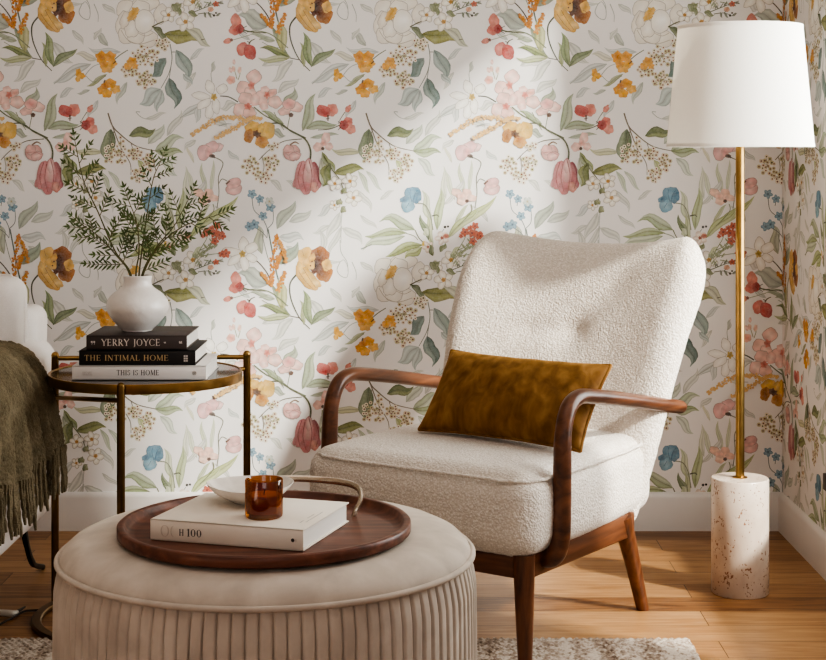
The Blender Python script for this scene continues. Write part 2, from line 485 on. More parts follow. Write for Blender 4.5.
DG, OL, MG, SG, GG = (84,100,66), (124,128,62), (146,160,112), (160,170,142), (182,187,172)
TD, TM, TP = (86,112,106), (132,152,144), (178,192,186)
WA, WB, YG = (214,214,203), (206,210,204), (196,196,148)
BR = (78,70,58)
def draw_repeat():
    # palest washes first
    for a in ((293,60,273,83,9,WA,1),(278,93,300,80,9,WA,-2),(349,64,312,84,10,WB,2),(379,52,346,49,8,WB,-1),(355,60,334,53,7,(214,210,190),1),
              (366,46,352,32,8,GG,1),(204,103,180,119,7,WB,1),(200,105,197,123,7,WB,1),(236,103,221,110,9,WA,1),(403,119,424,112,5,WA,1),
              (425,136,441,111,8,WA,1),(340,212,326,239,10,WA,-1),(342,226,328,257,7,WA,1),(342,228,363,243,8,WA,-2),(333,203,318,217,7,WB,0),
              (330,225,313,234,6,WA,0),(356,190,372,212,7,WA,-2),(360,215,378,228,5,WA,1),(279,237,304,238,11,WB,-1),(289,222,312,211,9,(198,202,188),1),
              (446,199,445,166,6,(216,218,196),-1),(452,163,444,145,4,(222,218,190),0),(464,194,459,163,5,(196,204,170),0),(469,194,472,160,4,(206,212,182),0),
              (455,200,446,170,6,(208,214,186),-1),(311,300,330,322,9,WA,2),(262,66,285,62,8,WA,-2),(385,82,374,104,8,(190,196,182),1),(196,72,186,90,5,WA,1),
              (320,230,322,258,7,WA,-3),(366,171,381,191,5,(200,208,186),-1),(358,171,369,194,5,(190,200,172),-1),(232,3,243,10,10,(212,206,198),0),
              (206,250,190,262,8,WA,1),(300,262,342,262,6,WA,0),(230,222,214,206,6,WA,2),(185,205,200,190,5,WA,1)):
        leaf(*a[:6], bend=a[6], vein=False)
    for pts in ([(340,240),(341,252),(347,262),(348,271)],[(340,262),(337,270),(341,276),(347,277),(348,268),(344,260),(340,262)],[(352,262),(356,272),(356,280)],
                [(342,212),(341,226),(341,243)],[(398,112),(394,112),(399,117),(404,119)],[(212,82),(211,74),(213,66)],[(342,77),(352,66),(371,61)],
                [(312,84),(330,70),(349,64)],[(180,118),(196,108),(206,100)]):
        stroke(pts, 0.8, 0.5, (176,178,168))
    leaf(212,72,214,61,4,GG)
    for a in ((250,40,232,28,6),(318,98,332,88,6),(190,60,204,48,5),(356,100,345,118,6),(300,190,286,180,6),(380,200,394,190,5),(228,150,240,160,6),(206,180,194,196,6),(286,246,300,256,7),(360,262,374,272,6),(236,180,226,194,5),(330,30,342,44,6),(352,40,360,28,5),(470,120,486,128,7),(196,140,184,150,6),(270,180,282,192,6)):
        leaf(*a, WB if rnd.random() < .5 else WA, bend=rnd.uniform(-2, 2), vein=False)
    # eucalyptus hanging right of the peony
    stroke([(428,44),(430,58),(427,73),(419,88)], 0.9, 0.6, (120,128,112)); stroke([(430,52),(434,52)],.8,.6,(120,128,112)); stroke([(429,66),(427,80)],.8,.5,(110,120,110))
    leaf(419,89,399,106,13,TP,1,c2=(200,210,204)); leaf(420,90,414,112,8,TP,0); leaf(434,50,447,80,13,TM,-2,c2=TP); leaf(441,74,451,84,7,TP,0)
    leaf(427,78,435,108,14,TD,-1,c2=(150,168,160)); leaf(424,58,410,78,12,TM,-1,c2=TD)
    # top-left grasses, big sage leaves and the golden poppy
    leaf(267,285,239,271,17,(176,184,172),2,c2=(196,200,186)); leaf(276,264,299,243,13,(150,166,148),2,c2=SG); leaf(262,254,259,224,11,(188,190,160),-1,c2=GG)
    leaf(277,229,297,202,12,(176,184,166),-1,c2=GG)
    stroke([(268,229),(272,250),(277,275),(282,292)], 1.3, 1.6, (96,112,104)); stroke([(248,256),(258,262),(267,273),(272,284)], 0.9, 1.4, BR); stroke([(262,234),(268,258),(275,272)],.6,.6,(120,128,110))
    leaf(272,284,290,316,6,(120,136,96),1); leaf(283,310,279,279,11,(176,178,110),1,c2=YG)
    spike([(271,284),(273,272),(274,254),(277,235)], 6, (220,150,60), (196,120,40), 1)
    spike([(276,268),(280,258),(284,250)], 4, (220,150,60), (196,120,40), 2); spike([(271,285),(266,279),(262,273)], 4, (222,160,70), (200,126,44), 3)
    spike([(278,291),(281,282),(285,272)], 4, (220,160,76), (200,126,44), 4); spike([(280,241),(284,252),(286,262)],3,(222,160,80),(206,140,60),41)
    stroke([(247,290),(258,289),(272,293),(288,306)], 0.9, 1.1, (130,142,106)); leaf(275,299,259,297,6,SG,1); leaf(268,296,250,292,4,SG,1); stroke([(262,300),(272,305),(283,306)],.5,.5,(140,146,120))
    stroke([(296,275),(290,284),(291,299),(299,317),(310,329)], 1.7, 0.8, (70,76,54)); stroke([(290,316),(300,318)], 0.9, 0.7, BR)
    leaf(290,316,260,305,8,(98,116,62),2,c2=(150,158,96)); leaf(290,316,258,317,7,(172,180,128),-1); leaf(304,325,301,300,6,(150,160,104),1)
    leaf(311,324,305,290,9,(120,140,90),-1,c2=(158,172,124)); leaf(311,325,336,308,9,(108,126,84),-2,c2=(160,170,134))
    # poppy
    G1, G2, G3, GD = (232,184,96), (208,148,62), (160,94,34), (72,36,24)
    petal(306,256,8.5,9,(204,158,84),G1,20,.07,5,off=(.3,.4)); petal(320,256,9.5,9.5,GD,(166,92,32),0,.07,5,off=(-.5,.6)); petal(324,272,8.5,10,(90,44,22),(184,112,40),-10,.07,5,off=(-.7,-.3))
    petal(327,265,5,6,(200,150,70),G1,0,.1,4); petal(315.5,265,6.5,9,(48,26,22),(104,52,28),10,.15,7); petal(309,264,6.5,5.5,G1,(214,168,90),45,.08,5); petal(312,258,3,5,G1,G2,25,.1,4)
    petal(307,278,7.5,15.5,(232,192,112),(206,156,76),-42,.05,6,off=(.1,.2)); petal(301,268,3.5,7,(236,200,122),(214,166,84),-25,.06,5); petal(316,283,3.8,6,(238,206,140),(216,172,96),-55,.08,5)
    for k in range(8):
        a = k*.8; dot(315+4.5*math.cos(a), 266+6*math.sin(a), .9, (60,30,25), (120,70,40), 6)
    for q in ([(303,268),(309,278),(316,288)],[(299,272),(306,282),(313,289)],[(318,252),(320,246)],[(325,268),(331,272)],[(323,276),(328,280)],[(304,256),(302,250)]): stroke(q,.5,.3,(170,112,50))
    # white lily
    W1, W2 = (252,249,242), (236,229,217)
    for X, Y in ((242.5, 254),):
        for u in ((1,-9,5,8,0),(9,-6,5,7,60),(-11,-2,10,4.5,8),(-8,6,8,4,-35),(2,9,4.5,8,-8),(9,4,6,4,30)): petal(X+u[0],Y+u[1],u[2],u[3],W1,W2,u[4],.06,4,rim=.87)
        petal(X,Y,3,3.4,(150,118,40),(196,164,70),0,.2,5)
    for u in ((-4,-10,4.5,7,-20),(8,-8,6,4.5,-30),(-13,-1,9,4,10),(-4,13,4.5,9,12),(2,9,4,8,-5),(-10,7,8,4,-30)): petal(214+u[0],97+u[1],u[2],u[3],W1,(238,233,224),u[4],.06,4,rim=.88)
    petal(214,97,3,3.4,(160,128,44),(206,174,86),0,.2,5); stroke([(220,96),(229,97),(238,102)], 1.0, 1.2, (72,76,62))
    # red sweet peas
    R1, R2, R3 = (212,120,104), (178,70,64), (222,146,130)
    def peaA(dx, dy):
        stroke([(252+dx-12,288+dy),(248+dx,288+dy)],.9,.8,(110,120,84))
    petal(236,279,5.2,7.5,R3,R1,-10,.06,4); petal(234.5,288,5.6,5.2,(206,104,92),R1,0,.08,4); petal(240,287,4.4,4.6,(146,46,44),R2,0,.08,4); stroke([(243,288),(252,290),(266,291)],1.4,.7,(100,104,72)); stroke([(243,286),(247,284)],.8,.5,BR); stroke([(243,289),(247,292)],.8,.5,BR)
    petal(227.5,299,4.2,2.8,R3,(214,126,108),-20,.06,3); petal(231.5,298,1.6,1.6,(120,60,46),(130,80,56)); stroke([(233,298),(240,296),(250,293)],.6,.6,(150,156,120))
    petal(242.5,307,5.8,7,R3,(208,108,98),20,.05,4); petal(250,310,6.2,8,(196,86,78),(182,76,70),-18,.05,4,off=(-.3,-.5)); stroke([(249,302),(251,299),(255,297)],1.5,.6,(92,92,56)); stroke([(250,301),(247,299)],.9,.5,BR)
    # pink blossoms
    K1, K2, KR = (244,216,206), (232,184,172), (196,96,84)
    stroke([(237,79),(235,72),(233.5,67)],.7,.5,(150,150,104)); stroke([(238,80),(240,74),(240,68)],.7,.5,(150,150,104)); 
    petal(231,80,4.5,4.2,(226,150,130),(234,182,166),-20); petal(233.5,69,2,3,K2,(232,200,176),-10); petal(239.5,70,2,3.5,K2,(236,206,184),10); petal(234,62,1.5,2.6,K1,K2,0); petal(230.5,70,1.6,3,K1,K2,-20)
    petal(254,77,7.5,7,K1,K2,-30,.07,4); petal(244,88,7.5,7,(238,200,188),K2,10,.06,4); petal(250,92,6,4.5,K1,K2,0); petal(251.5,85.5,3.2,4,KR,(216,140,122),0,.2,5)
    petal(261,98,7.5,7,(238,204,192),K2,20); petal(275,102,7,6.2,K1,(230,184,170),20); petal(265,90,4.5,4,K1,K2,0); petal(272,93,5.5,3.6,(224,160,144),K2,-30); petal(264,106,4.5,4,K1,K2); petal(267,95,3,3.4,KR,(218,142,124),0,.2,5)
    petal(246,99,7.5,6.5,(236,196,184),K2,20); petal(255,100,5,6,K1,K2); petal(240,110,6.6,7,K1,(232,186,174),0); petal(249.5,113,6.5,6,(234,192,178),K2,0); petal(248,106.5,3.6,3.4,KR,(214,132,116),0,.2,5)
    leaf(283,108,296,88,10,SG,1); stroke([(287.5,128),(289,120),(291,113)],.7,.8,(130,138,108))
    petal(296,107,7,5,K1,K2,15); petal(284.5,111,6.5,4.2,(236,196,186),K2,-15); petal(289,104,6.5,5.4,(222,150,146),(230,180,170),-10); petal(291,115,2.4,2.2,(70,48,38),(104,72,52)); 
    # stems of the arch, with side leaves
    leaf(302.5,131,313.5,93,11,(152,166,132),1,c2=(186,194,166)); leaf(306,129,337,126,9,(150,164,130),-2,c2=(184,192,164)); leaf(310,138,339,134,5,SG,-1)
    leaf(272,130,285,137,8,(160,168,148),0); leaf(284,124,262,110,6,(134,150,104),0)
    stroke([(254,107),(264,115),(275,121),(288,129),(306,138)], 1.1, 1.1, (110,120,84)); stroke([(267,124),(280,123.5),(291,131),(305,139),(310.5,150),(310,161)], 1.2, 1.9, (92,100,66))
    stroke([(302,139),(290,140),(281,142.5),(268,151),(259,160)], .9, .7, (104,104,78)); stroke([(274,112),(279,122),(284,130)],.7,.6,(140,148,116))
    # small golden poppy
    petal(252,127,7.5,5.5,(226,186,96),(214,164,76),-25); petal(267,131,8,9.5,(228,188,100),(208,164,76),20,.07,5,off=(-.3,.2)); petal(249,136,5,7,(150,92,36),(184,122,50),10,.08,5); petal(262,142,7,6,(176,108,44),(206,152,72),20,.09,5,off=(-.4,-.5)); petal(257,134,4.5,3.4,(64,38,26),(120,72,34),30,.2,6); petal(261,128,3.5,5,(232,198,116),(210,164,76),10)
    # pale grass spikes
    spike([(244,119),(232,117),(218,119),(204,127),(192,135)], 5, (238,200,140), (220,176,112), 5); spike([(247,120),(236,127),(226,133),(216,138)], 3.6, (238,200,140), (220,176,112), 6); stroke([(219,126),(226,124),(232,124)],.8,.5,(150,158,156))
    spike([(262,119),(254,118),(246,121)],3,(236,200,140),(224,180,116),7)
    berries(243,156,260,175,18,1); berries(264,154,279,171,15,2); berries(254,171,271,183,14,3); berries(268,142,280,150,7,4)
    stroke([(262,156),(264,166),(263,172)],.6,.5,(140,130,100))
    # pink bud and tulip
    petal(292,153,8.5,8,(236,200,192),(206,150,144),-10,.04,3); petal(289,150,5.5,5,(226,180,174),(214,160,152),20); petal(295,156,6,4.5,(240,208,200),(208,150,146),-20); stroke([(290,145),(295,142),(299,144)],1.6,.8,(132,100,70)); stroke([(285,153),(293,152),(300,155)],.6,.4,(188,120,118))
    T1, T2, T3 = (232,196,190), (196,124,126), (168,88,96)
    petal(297,182,4,6,(214,162,160),(196,130,132),30,.06,3); petal(301,175,6.2,15,(206,140,140),T2,10,.04,4); petal(315,176,6.2,14.5,(200,132,134),T3,-10,.04,4); petal(308,174,6,15.5,T1,T2,3,.04,4,off=(.1,-.3)); petal(306,188,6,6.5,(190,112,114),T2,0,.07,3); petal(314,187,4.5,5.5,(220,166,150),(200,130,120),-20); petal(309,166,3.5,7,(240,212,206),(214,162,160),5)
    for q in ([(302,162),(298,176),(300,188)],[(309,160),(312,175),(310,190)],[(315,163),(319,176),(316,189)],[(305,164),(303,178),(306,192)]): stroke(q,.7,.4,(160,80,88))
    # butterfly pink
    petal(326,138,4.4,5.8,K1,K2,10); petal(318,147,5,4.6,(238,202,190),K2,-20); petal(329,146.5,4,4,K1,K2,0); petal(323.5,143,3,3.4,(224,160,146),K2); petal(322.8,148.6,1.7,1.7,(64,48,38),(96,70,52))
    # leaves under it, white blossom spray
    leaf(361,152,331,150,8,(198,198,156),-1); leaf(322,152,336,171,7,(138,150,88),1,c2=SG); leaf(321,158,323,187,7,(186,192,164),0); leaf(330,163,325,187,11,(98,112,58),2,c2=(146,152,90)); leaf(334,173,364,168,11,(112,120,54),-2,c2=(150,154,88)); stroke([(324,156),(331,168),(340,180),(344,192)],1,.8,(110,116,70))
    for x, y, r, s in ((335,183.5,6,1),(350,181,6.5,2),(353.5,198,7,3),(334.5,205,4.5,4)): fiveflower(x, y, r, (252,249,242), (232,224,208), (206,150,66), s)
    for x, y in ((344,191),(343,210),(339,202.5)): leaf(x-2,y+3,x+2,y-4,5,(96,104,58),vein=False); leaf(x+3,y+2,x-1,y-3,4,(130,136,84),vein=False)
    # sweet peas beside
    petal(332,110,6,6.4,(214,120,106),(220,140,124),20); petal(323.5,111,7.6,5.8,(178,66,62),(196,90,82),25,.06,4,off=(.5,.3)); stroke([(328,115),(328,121)],1.8,.9,(110,80,56)); stroke([(326,119),(330,118)],.8,.5,BR)
    petal(350.5,129,5.4,5,(224,150,134),(222,142,126),30); petal(348,121.5,4.8,4.6,(206,104,92),(214,124,110)); petal(343.8,125,4.6,5,(150,48,46),(186,74,68)); stroke([(340,125),(330,129),(318,130)],.9,.7,(92,96,66)); stroke([(341,124),(338,121)],.9,.5,BR); stroke([(341,127),(338,130)],.9,.5,BR)
    petal(348,109,2.8,3.8,(222,140,124),(216,128,112),30); stroke([(345,112),(341,118),(338,124)],.8,.5,(120,116,84)); dot(350,105.5,1,(150,90,70),(220,150,130))
    # eucalyptus with berries
    leaf(369,129,367,163,14,(92,112,74),2,c2=(138,150,118)); leaf(406,144,423,125,10,(196,204,184),1); leaf(418,158,434,177,9,(206,214,196),-1); leaf(413,151,441,136,12,(176,190,156),-1,c2=(206,212,192)); leaf(413,151,441,151,9,(140,156,108),1,c2=(184,194,160)); leaf(387,136,414,131,12,(88,106,58),-1,c2=(142,150,98)); leaf(396,160,402,172,7,(170,178,110),0,vein=False)
    stroke([(366,113),(370.5,126),(378,134),(389,143),(398,147.5),(414,151)], 1.5, .7, (122,112,92)); stroke([(368,119),(373,133),(379,148),(388,163),(389,175)], 1.2, .6, (122,112,92)); stroke([(389,143),(394,156),(404,162)],.7,.5,(122,112,92)); stroke([(372,131),(369,144),(368,155)],.7,.5,(110,104,80))
    berries(362,143,374,163,15,11); berries(374,137,384,166,18,12); berries(386,147,399,160,14,13); berries(400,154,413,172,16,14); berries(389,167,402,183,14,15)
    # peony
    leaf(422,34,459,40,15,(118,122,48),-2,c2=(160,158,88)); leaf(443,28,467,48,10,(190,192,164),-3); stroke([(459,40),(463,39)],.8,.4,BR)
    for q in ((384,9,10,9,-30),(381,24,7,13,10),(419,14,7,10,10),(404,3,13,8,0),(404,38,12,9,15),(385,35,9,9,40),(394,36,9,8,0)): petal(*q[:4],(246,241,231),(236,228,214),q[4],.05,4,rim=.93)
    petal(398,11,10,11,(250,246,238),(240,233,220),20,rim=.93); petal(390,29,7.5,8.5,(251,247,239),(238,230,216),20,rim=.91); petal(402.5,21.5,9.8,12,(254,252,247),(243,237,225),8,.03,3,rim=.88,off=(.2,-.2)); petal(383,20,4.5,9,(246,240,228),(230,220,204),18)
    petal(391,14,3.8,8.5,(206,152,60),(222,180,96),38,.12,8)
    for k in range(14): dot(391+rnd.uniform(-4,4)+1, 14+rnd.uniform(-6,6), .9, (176,118,40), (230,186,96), 6)
    stroke([(412,40),(398,44),(386,40),(379,30)],.6,.5,(190,176,156)); stroke([(411,33),(404,36),(396,33)],.6,.4,(188,174,154))
    leaf(411,27,424,37,7,(78,92,50),0,vein=False); stroke([(410,27),(420,22),(430,20)],1.3,.8,(86,90,58)); leaf(418,30,425,44,5,(96,108,66),0,vein=False)
    for x, y, r, s in ((426.5,15,6.5,21),(443.5,22,8,22),(451,2,8,23),(437,8,5,24)): fiveflower(x, y, r, (252,249,242), (234,226,210), (204,150,62), s)
    for q in ((436,262,438,274),(432,266,440,262),(446,12,456,16),(430,4,436,12)): leaf(*q,6,(112,122,74),vein=False)
    for q in ([(452,12),(462,8),(472,4),(481,1)],[(456,14),(466,13),(474,16)],[(462,8),(466,2)],[(470,5),(478,6)],[(466,13),(470,9)],[(458,10),(456,2)]): stroke(q,.9,.5,(112,118,92))
    for q in ((460,9,456,4),(466,7,469,1),(472,4,478,6),(466,13,470,18),(474,16,479,13),(462,12,464,18),(476,2,482,4)): leaf(*q,2.2,(104,112,88),vein=False)
    petal(468.7,9.4,3,2.6,(206,150,120),(216,170,140)); dot(472,15.5,1.3,(60,56,44),(80,76,60)); dot(474,13,1,(60,56,44),(80,76,60))
    berries(414,38,427,50,14,31); berries(390,46,417,66,30,32); berries(379,62,397,77,18,33); berries(394,72,413,88,24,34)
    # orange flowers
    O1, O2 = (226,158,46), (210,136,34)
    stroke([(371,61),(378,55),(386,50)],1.0,.8,(112,122,92)); leaf(365,74,345,87,4.5,(152,158,110),0); leaf(348,90,335,94,3.5,GG,0); stroke([(344,76),(352,82),(364,76)],.5,.5,(150,156,130))
    for q in ((365,68,6.6,5,(232,178,96),(222,166,76)),(370.5,63.5,4.6,4.4,O1,(228,172,76)),(359.6,57,6,5.8,(196,116,24),O1),(368,56.5,6,5,O2,(230,160,50)),(362,64,4.6,3.6,(206,132,40),O1),
              (373.5,89,5,4.4,(236,186,100),(226,168,70)),(368,83.5,6.4,4.8,(210,140,40),O1),(360,90,4.6,4.6,O1,(216,148,52)),(365,93.5,5.4,4.4,(232,172,70),O1),(363,86,4,3.4,(190,110,28),O2),
              (336.6,73,3,4.6,(214,144,30),(226,166,50)),(339.5,76,4,3,(232,172,60),(222,158,44)),(336,79,2.6,3,(236,184,90),(226,170,70)),
              (386,66,4,4,O1,(226,160,60)),(390,61,5,4,(206,136,40),(224,164,70)),(393,66,3.4,3,(230,170,80),(222,160,70))): petal(*q,0,.14,5,n=16)
    stroke([(363,80),(362,83)],1.6,1,BR); stroke([(374,61),(371,64)],1.4,.9,(110,70,30))
    # forget-me-nots
    for q in ([(252,197),(254,210),(262,217)],[(262,217),(267,228),(267,238)],[(267,229),(273,222),(273,209)],[(252,226),(262,232),(267,238)],[(260,200),(259,206)]): stroke(q,.8,.6,(120,128,126))
    B1, B2 = (150,180,194), (104,142,164)
    for x, y, r, s in ((252,194,4,1),(260,199,3.6,2),(270.5,207,4.2,3),(263,216,3.8,4),(249.5,226.5,4,5),(254.5,224.5,4.2,6)):
        fiveflower(x, y, r, B1, B2, (90,120,140), 50+s)
    fiveflower(269.5,201.5,4,(206,212,206),(190,196,188),(200,190,150),57)
    # blue poppy and its leaves
    leaf(432,222,424,190,9,(198,206,172),-1); leaf(437,230,442,188,9,(168,182,130),0,c2=(196,206,166)); leaf(433,246,428,214,8,(182,190,140),-1); leaf(429,240,419,215,7,(98,116,74),1,c2=(146,158,122)); leaf(428,236,424,228,6,(196,204,166),0)
    leaf(415,230,380,219,13,(150,166,122),4,c2=(198,206,182)); leaf(407,233,365,238,9,(146,162,104),3,c2=(192,200,164)); leaf(405,236,362,248,11,(182,194,160),2,c2=(208,214,194)); leaf(423,245,386,258,9,(136,150,78),3,c2=(186,194,142)); leaf(422,247,404,257,9,(160,172,104),-1,c2=(192,200,150))
    stroke([(415,230),(419,238),(425,244)],1,.9,(110,116,84)); stroke([(405,233),(414,236),(418,240)],.7,.7,(130,138,100)); stroke([(361,249),(366,247),(372,244)],1.1,.6,(110,118,110)); stroke([(432,216),(437,215),(439,217)],1.4,.6,(78,84,60))
    stroke([(417,203),(425,205),(430,214),(433,230)],1,.9,(140,148,124))
    petal(413,195,9,8.4,(120,164,186),(92,136,162),15,.07,4,off=(.2,.5)); petal(408,206,7,6.4,(150,186,200),(112,156,178),-30,.06,4); petal(404,199.5,4.4,3,(76,114,140),(96,138,162),-20); petal(417,198,4,6,(96,140,166),(84,126,152),25)
    for q in ([(412,202),(410,194),(411,189)],[(413,202),(415,194),(418,190)],[(409,203),(406,208)]): stroke(q,.5,.3,(70,108,136))
    leaf(455,228,497,197,9,(176,186,120),1,c2=(200,206,156)); leaf(448,238,480,209,9,(176,188,126),-1,c2=(204,210,166)); leaf(455,222,468,204,5,(184,192,150),0)
    dot(445,227,1.4,(28,28,28),(40,40,38)); dot(448,226.5,1.2,(28,28,28),(40,40,38)); stroke([(441,233),(444,229)],.5,.4,(90,90,70))
    # flowers at the foot of the blue poppy
    petal(424,244,2,3,(214,176,50),(222,190,80)); fiveflower(428,247,5,(246,236,222),(220,198,180),(196,120,90),61); fiveflower(442,238,6,(250,244,236),(226,206,190),(176,90,66),62); petal(446,236,3,2.4,(170,84,60),(206,140,116)); leaf(433,256,430,244,6,(96,108,60),vein=False); leaf(440,252,446,243,6,(110,122,70),vein=False); leaf(450,258,459,246,6,(196,204,160))
    # tiny coral flowers on feathery stalks
    for q in ([(452,262),(458,250),(464,240),(466,234)],[(455,258),(464,250),(472,242)],[(458,250),(466,246),(474,236)],[(460,256),(472,254),(484,253)],[(462,260),(474,262)]): stroke(q,.8,.5,(132,146,100))
    for k in range(22):
        t = k/22; x, y = 453+t*22, 261-t*22+rnd.uniform(-3,7); leaf(x, y, x+rnd.choice((-4,4)), y-5, 1.7, (138,152,106), vein=False)
    for k, (x, y, r) in enumerate(((465,232,3.8),(472,233,3.8),(475,226,3.4),(478,235,4),(473,241,3.4),(480.5,236,3.2),(484,253.5,4),(480,254,3),(470,228,2.4),(474,262,2.6),(461,236,2))): fiveflower(x, y, r, (206,110,78), (190,88,62), (140,50,44), 70+k)
    # pink sweet pea with its long stalk
    stroke([(472,157),(481,163),(476.5,177),(477,193),(475,208)], .9, .8, (122,124,104)); stroke([(485,181),(480,179),(476.5,184)],.8,.7,(122,124,104)); stroke([(471,204),(472,210),(467,217),(458,226)],.8,.8,(130,140,100))
    petal(476,147.5,5.5,4,(240,208,206),(230,186,182),-25); petal(470,147,7,5.6,(236,194,192),(224,170,168),-20); petal(462,152.5,6.8,8,(238,198,196),(226,172,170),15,.05,3); petal(467,152,4,5,(222,160,158),(228,178,174)); petal(470,156,3,1.8,(74,52,44),(100,74,60)); stroke([(470,156),(473,158)],1.6,1,BR)
    petal(492,189,8.2,6,(240,206,200),(220,166,162),-10,.04,3); petal(492,183,7.4,5,(232,188,184),(216,160,156),-15,.04,3); stroke([(484,184),(488,181)],2,.9,(110,80,60)); petal(491,186.5,5,2.6,(222,170,166),(226,178,172),-10)
    petal(457,193,6,4,(242,206,186),(236,192,172),30); petal(462,201,5,4.2,(244,212,194),(238,196,176)); petal(467,194,5,5.5,(240,198,178),(236,190,172),-20); petal(472,198,4.8,3.4,(244,210,194),(236,194,176),10); petal(461,196,4,3.6,(236,184,166),(238,196,178)); petal(467,201,2,1.8,(64,48,42),(120,84,70))
draw_repeat()

# layer the shapes so that nothing overlaps inside one layer
PER = 258.0
def layers(shapes):
    bb = np.array([[*s[0].min(0), *s[0].max(0)] for s in shapes]); lev = np.zeros(len(shapes), int)
    for i in range(len(shapes)):
        best = 0
        if i:
            p = bb[:i]
            for sx in (-PER, 0, PER):
                for sy in (-PER, 0, PER):
                    o = (p[:, 0]+sx < bb[i, 2]) & (p[:, 2]+sx > bb[i, 0]) & (p[:, 1]+sy < bb[i, 3]) & (p[:, 3]+sy > bb[i, 1])
                    if o.any(): best = max(best, lev[:i][o].max())
        lev[i] = best+1
    return lev
LEV = layers(ink.shapes)
SV = np.concatenate([s[0] for s in ink.shapes]); SC = np.concatenate([s[2] for s in ink.shapes])
SL = np.concatenate([np.full(len(s[0]), l) for s, l in zip(ink.shapes, LEV)])
SF = []; _o = 0
for s in ink.shapes:
    SF += [tuple(i+_o for i in q) for q in s[1]]; _o += len(s[0])
_c = SC/255.0
SCL = np.where(_c <= 0.04045, _c/12.92, ((_c+0.055)/1.055)**2.4)
print('print:', len(ink.shapes), 'shapes', LEV.max(), 'layers', len(SV), 'verts')

def papered_wall(name, mapper, u0, u1, z0, z1, tiles, extra=None):
    """wall mesh: base sheet plus the printed repeats, clipped to [u0,u1] x [z0,z1]; mapper(u, z, offset) -> xyz"""
    v, f, c = [], [], []
    base = np.array([[u0, z0], [u1, z0], [u1, z1], [u0, z1]])
    v.append(mapper(base[:, 0], base[:, 1], np.zeros(4))); c.append(np.tile(lin(BG)[:3], (4, 1))); f.append((0, 1, 2, 3)); o = 4
    for ku, kv in tiles:
        px = SV[:, 0]+PER*ku; py = SV[:, 1]+PER*kv
        z = EYE-(py-CY)*S; u = px
        outside = (u < u0) | (u > u1) | (z < z0) | (z > z1)
        keep = [q for q in SF if not all(outside[i] for i in q)]
        if not keep: continue
        used = sorted({i for q in keep for i in q}); re = {i: k for k, i in enumerate(used)}
        uu = np.clip(u[used], u0, u1); zz = np.clip(z[used], z0, z1)
        v.append(mapper(uu, zz, SL[used]*0.00006)); c.append(SCL[used]); f += [tuple(re[i]+o for i in q) for q in keep]; o += len(used)
    if extra:
        ev, ef = extra; v.append(np.array(ev)); c.append(np.tile(lin(BG)[:3], (len(ev), 1))); f += [tuple(i+o for i in q) for q in ef]
    v = np.concatenate(v); c = np.concatenate(c)
    me = bpy.data.meshes.new(name); me.from_pydata(v.tolist(), [], f); me.update()
    at = me.color_attributes.new('ink', 'FLOAT_COLOR', 'POINT')
    at.data.foreach_set('color', np.concatenate([c, np.ones((len(c), 1))], 1).astype(np.float32).ravel())
    me.materials.append(wallpaper)
    ob = bpy.data.objects.new(name, me); COL.objects.link(ob); return ob
wallpaper = wallpaper_mat()
# ------------------------------------------------------------------ the room
XL, YF = -3.15, -6.4
WY0, WY1, WZ0, WZ1 = -0.575, -1.80, 0.30, 2.38        # window opening in the right wall
floor_m = floor_mat(); white_trim = paint_mat('trim_paint', (230, 224, 219), 0.4); ceil_m = paint_mat('ceiling_paint', (225, 220, 212), 0.8)
wall_m = paint_mat('plain_wall_paint', (212, 202, 190), 0.8)

wb = papered_wall('wall_back', lambda u, z, o: np.stack([(u-CX)*S, -o, z], 1), CX+XL/S, CX+XR/S, 0.0, CEIL,
                  [(a, b) for a in (-3, -2, -1, 0, 1, 2) for b in (-2, -1, 0, 1)])
struct(wb, 'back wall papered with a watercolour floral print', 'wall')
uc = CX+XR/S
def rquads():
    v, f = [], []
    def q(y0, y1, z0, z1, x=XR):
        o = len(v); v.extend([(x, y0, z0), (x, y1, z0), (x, y1, z1), (x, y0, z1)]); f.append((o, o+1, o+2, o+3))
    q(WY0, WY1, 0, WZ0); q(WY0, WY1, WZ1, CEIL); q(WY1, YF, 0, CEIL)
    T = 0.16                                           # reveal of the opening
    for a, b in (((WY0, WZ0), (WY1, WZ0)), ((WY1, WZ0), (WY1, WZ1)), ((WY1, WZ1), (WY0, WZ1)), ((WY0, WZ1), (WY0, WZ0))):
        o = len(v); v.extend([(XR, a[0], a[1]), (XR, b[0], b[1]), (XR+T, b[0], b[1]), (XR+T, a[0], a[1])]); f.append((o, o+1, o+2, o+3))
    return v, f
wr = papered_wall('wall_right', lambda u, z, o: np.stack([XR-o, -(u-uc)*S, z], 1), uc, uc-WY0/S, 0.0, CEIL,
                  [(a, b) for a in (2, 3) for b in (-2, -1, 0, 1)], extra=rquads())
struct(wr, 'right wall with the same floral paper, turning the corner by the lamp', 'wall')
o = obj('floor', MB().add([(XL, YF, 0), (XR+.2, YF, 0), (XR+.2, 0.02, 0), (XL, 0.02, 0)], [(0, 1, 2, 3)]), floor_m, smooth=False)
struct(o, 'honey oak plank floor', 'floor')
o = obj('ceiling', MB().add([(XL, YF, CEIL), (XR, YF, CEIL), (XR, 0, CEIL), (XL, 0, CEIL)], [(0, 1, 2, 3)]), ceil_m, smooth=False)
struct(o, 'plain white ceiling', 'ceiling')
o = obj('wall_left', MB().add([(XL, YF, 0), (XL, 0, 0), (XL, 0, CEIL), (XL, YF, CEIL)], [(0, 1, 2, 3)]), wall_m, smooth=False)
struct(o, 'plain left wall beyond the sofa', 'wall')
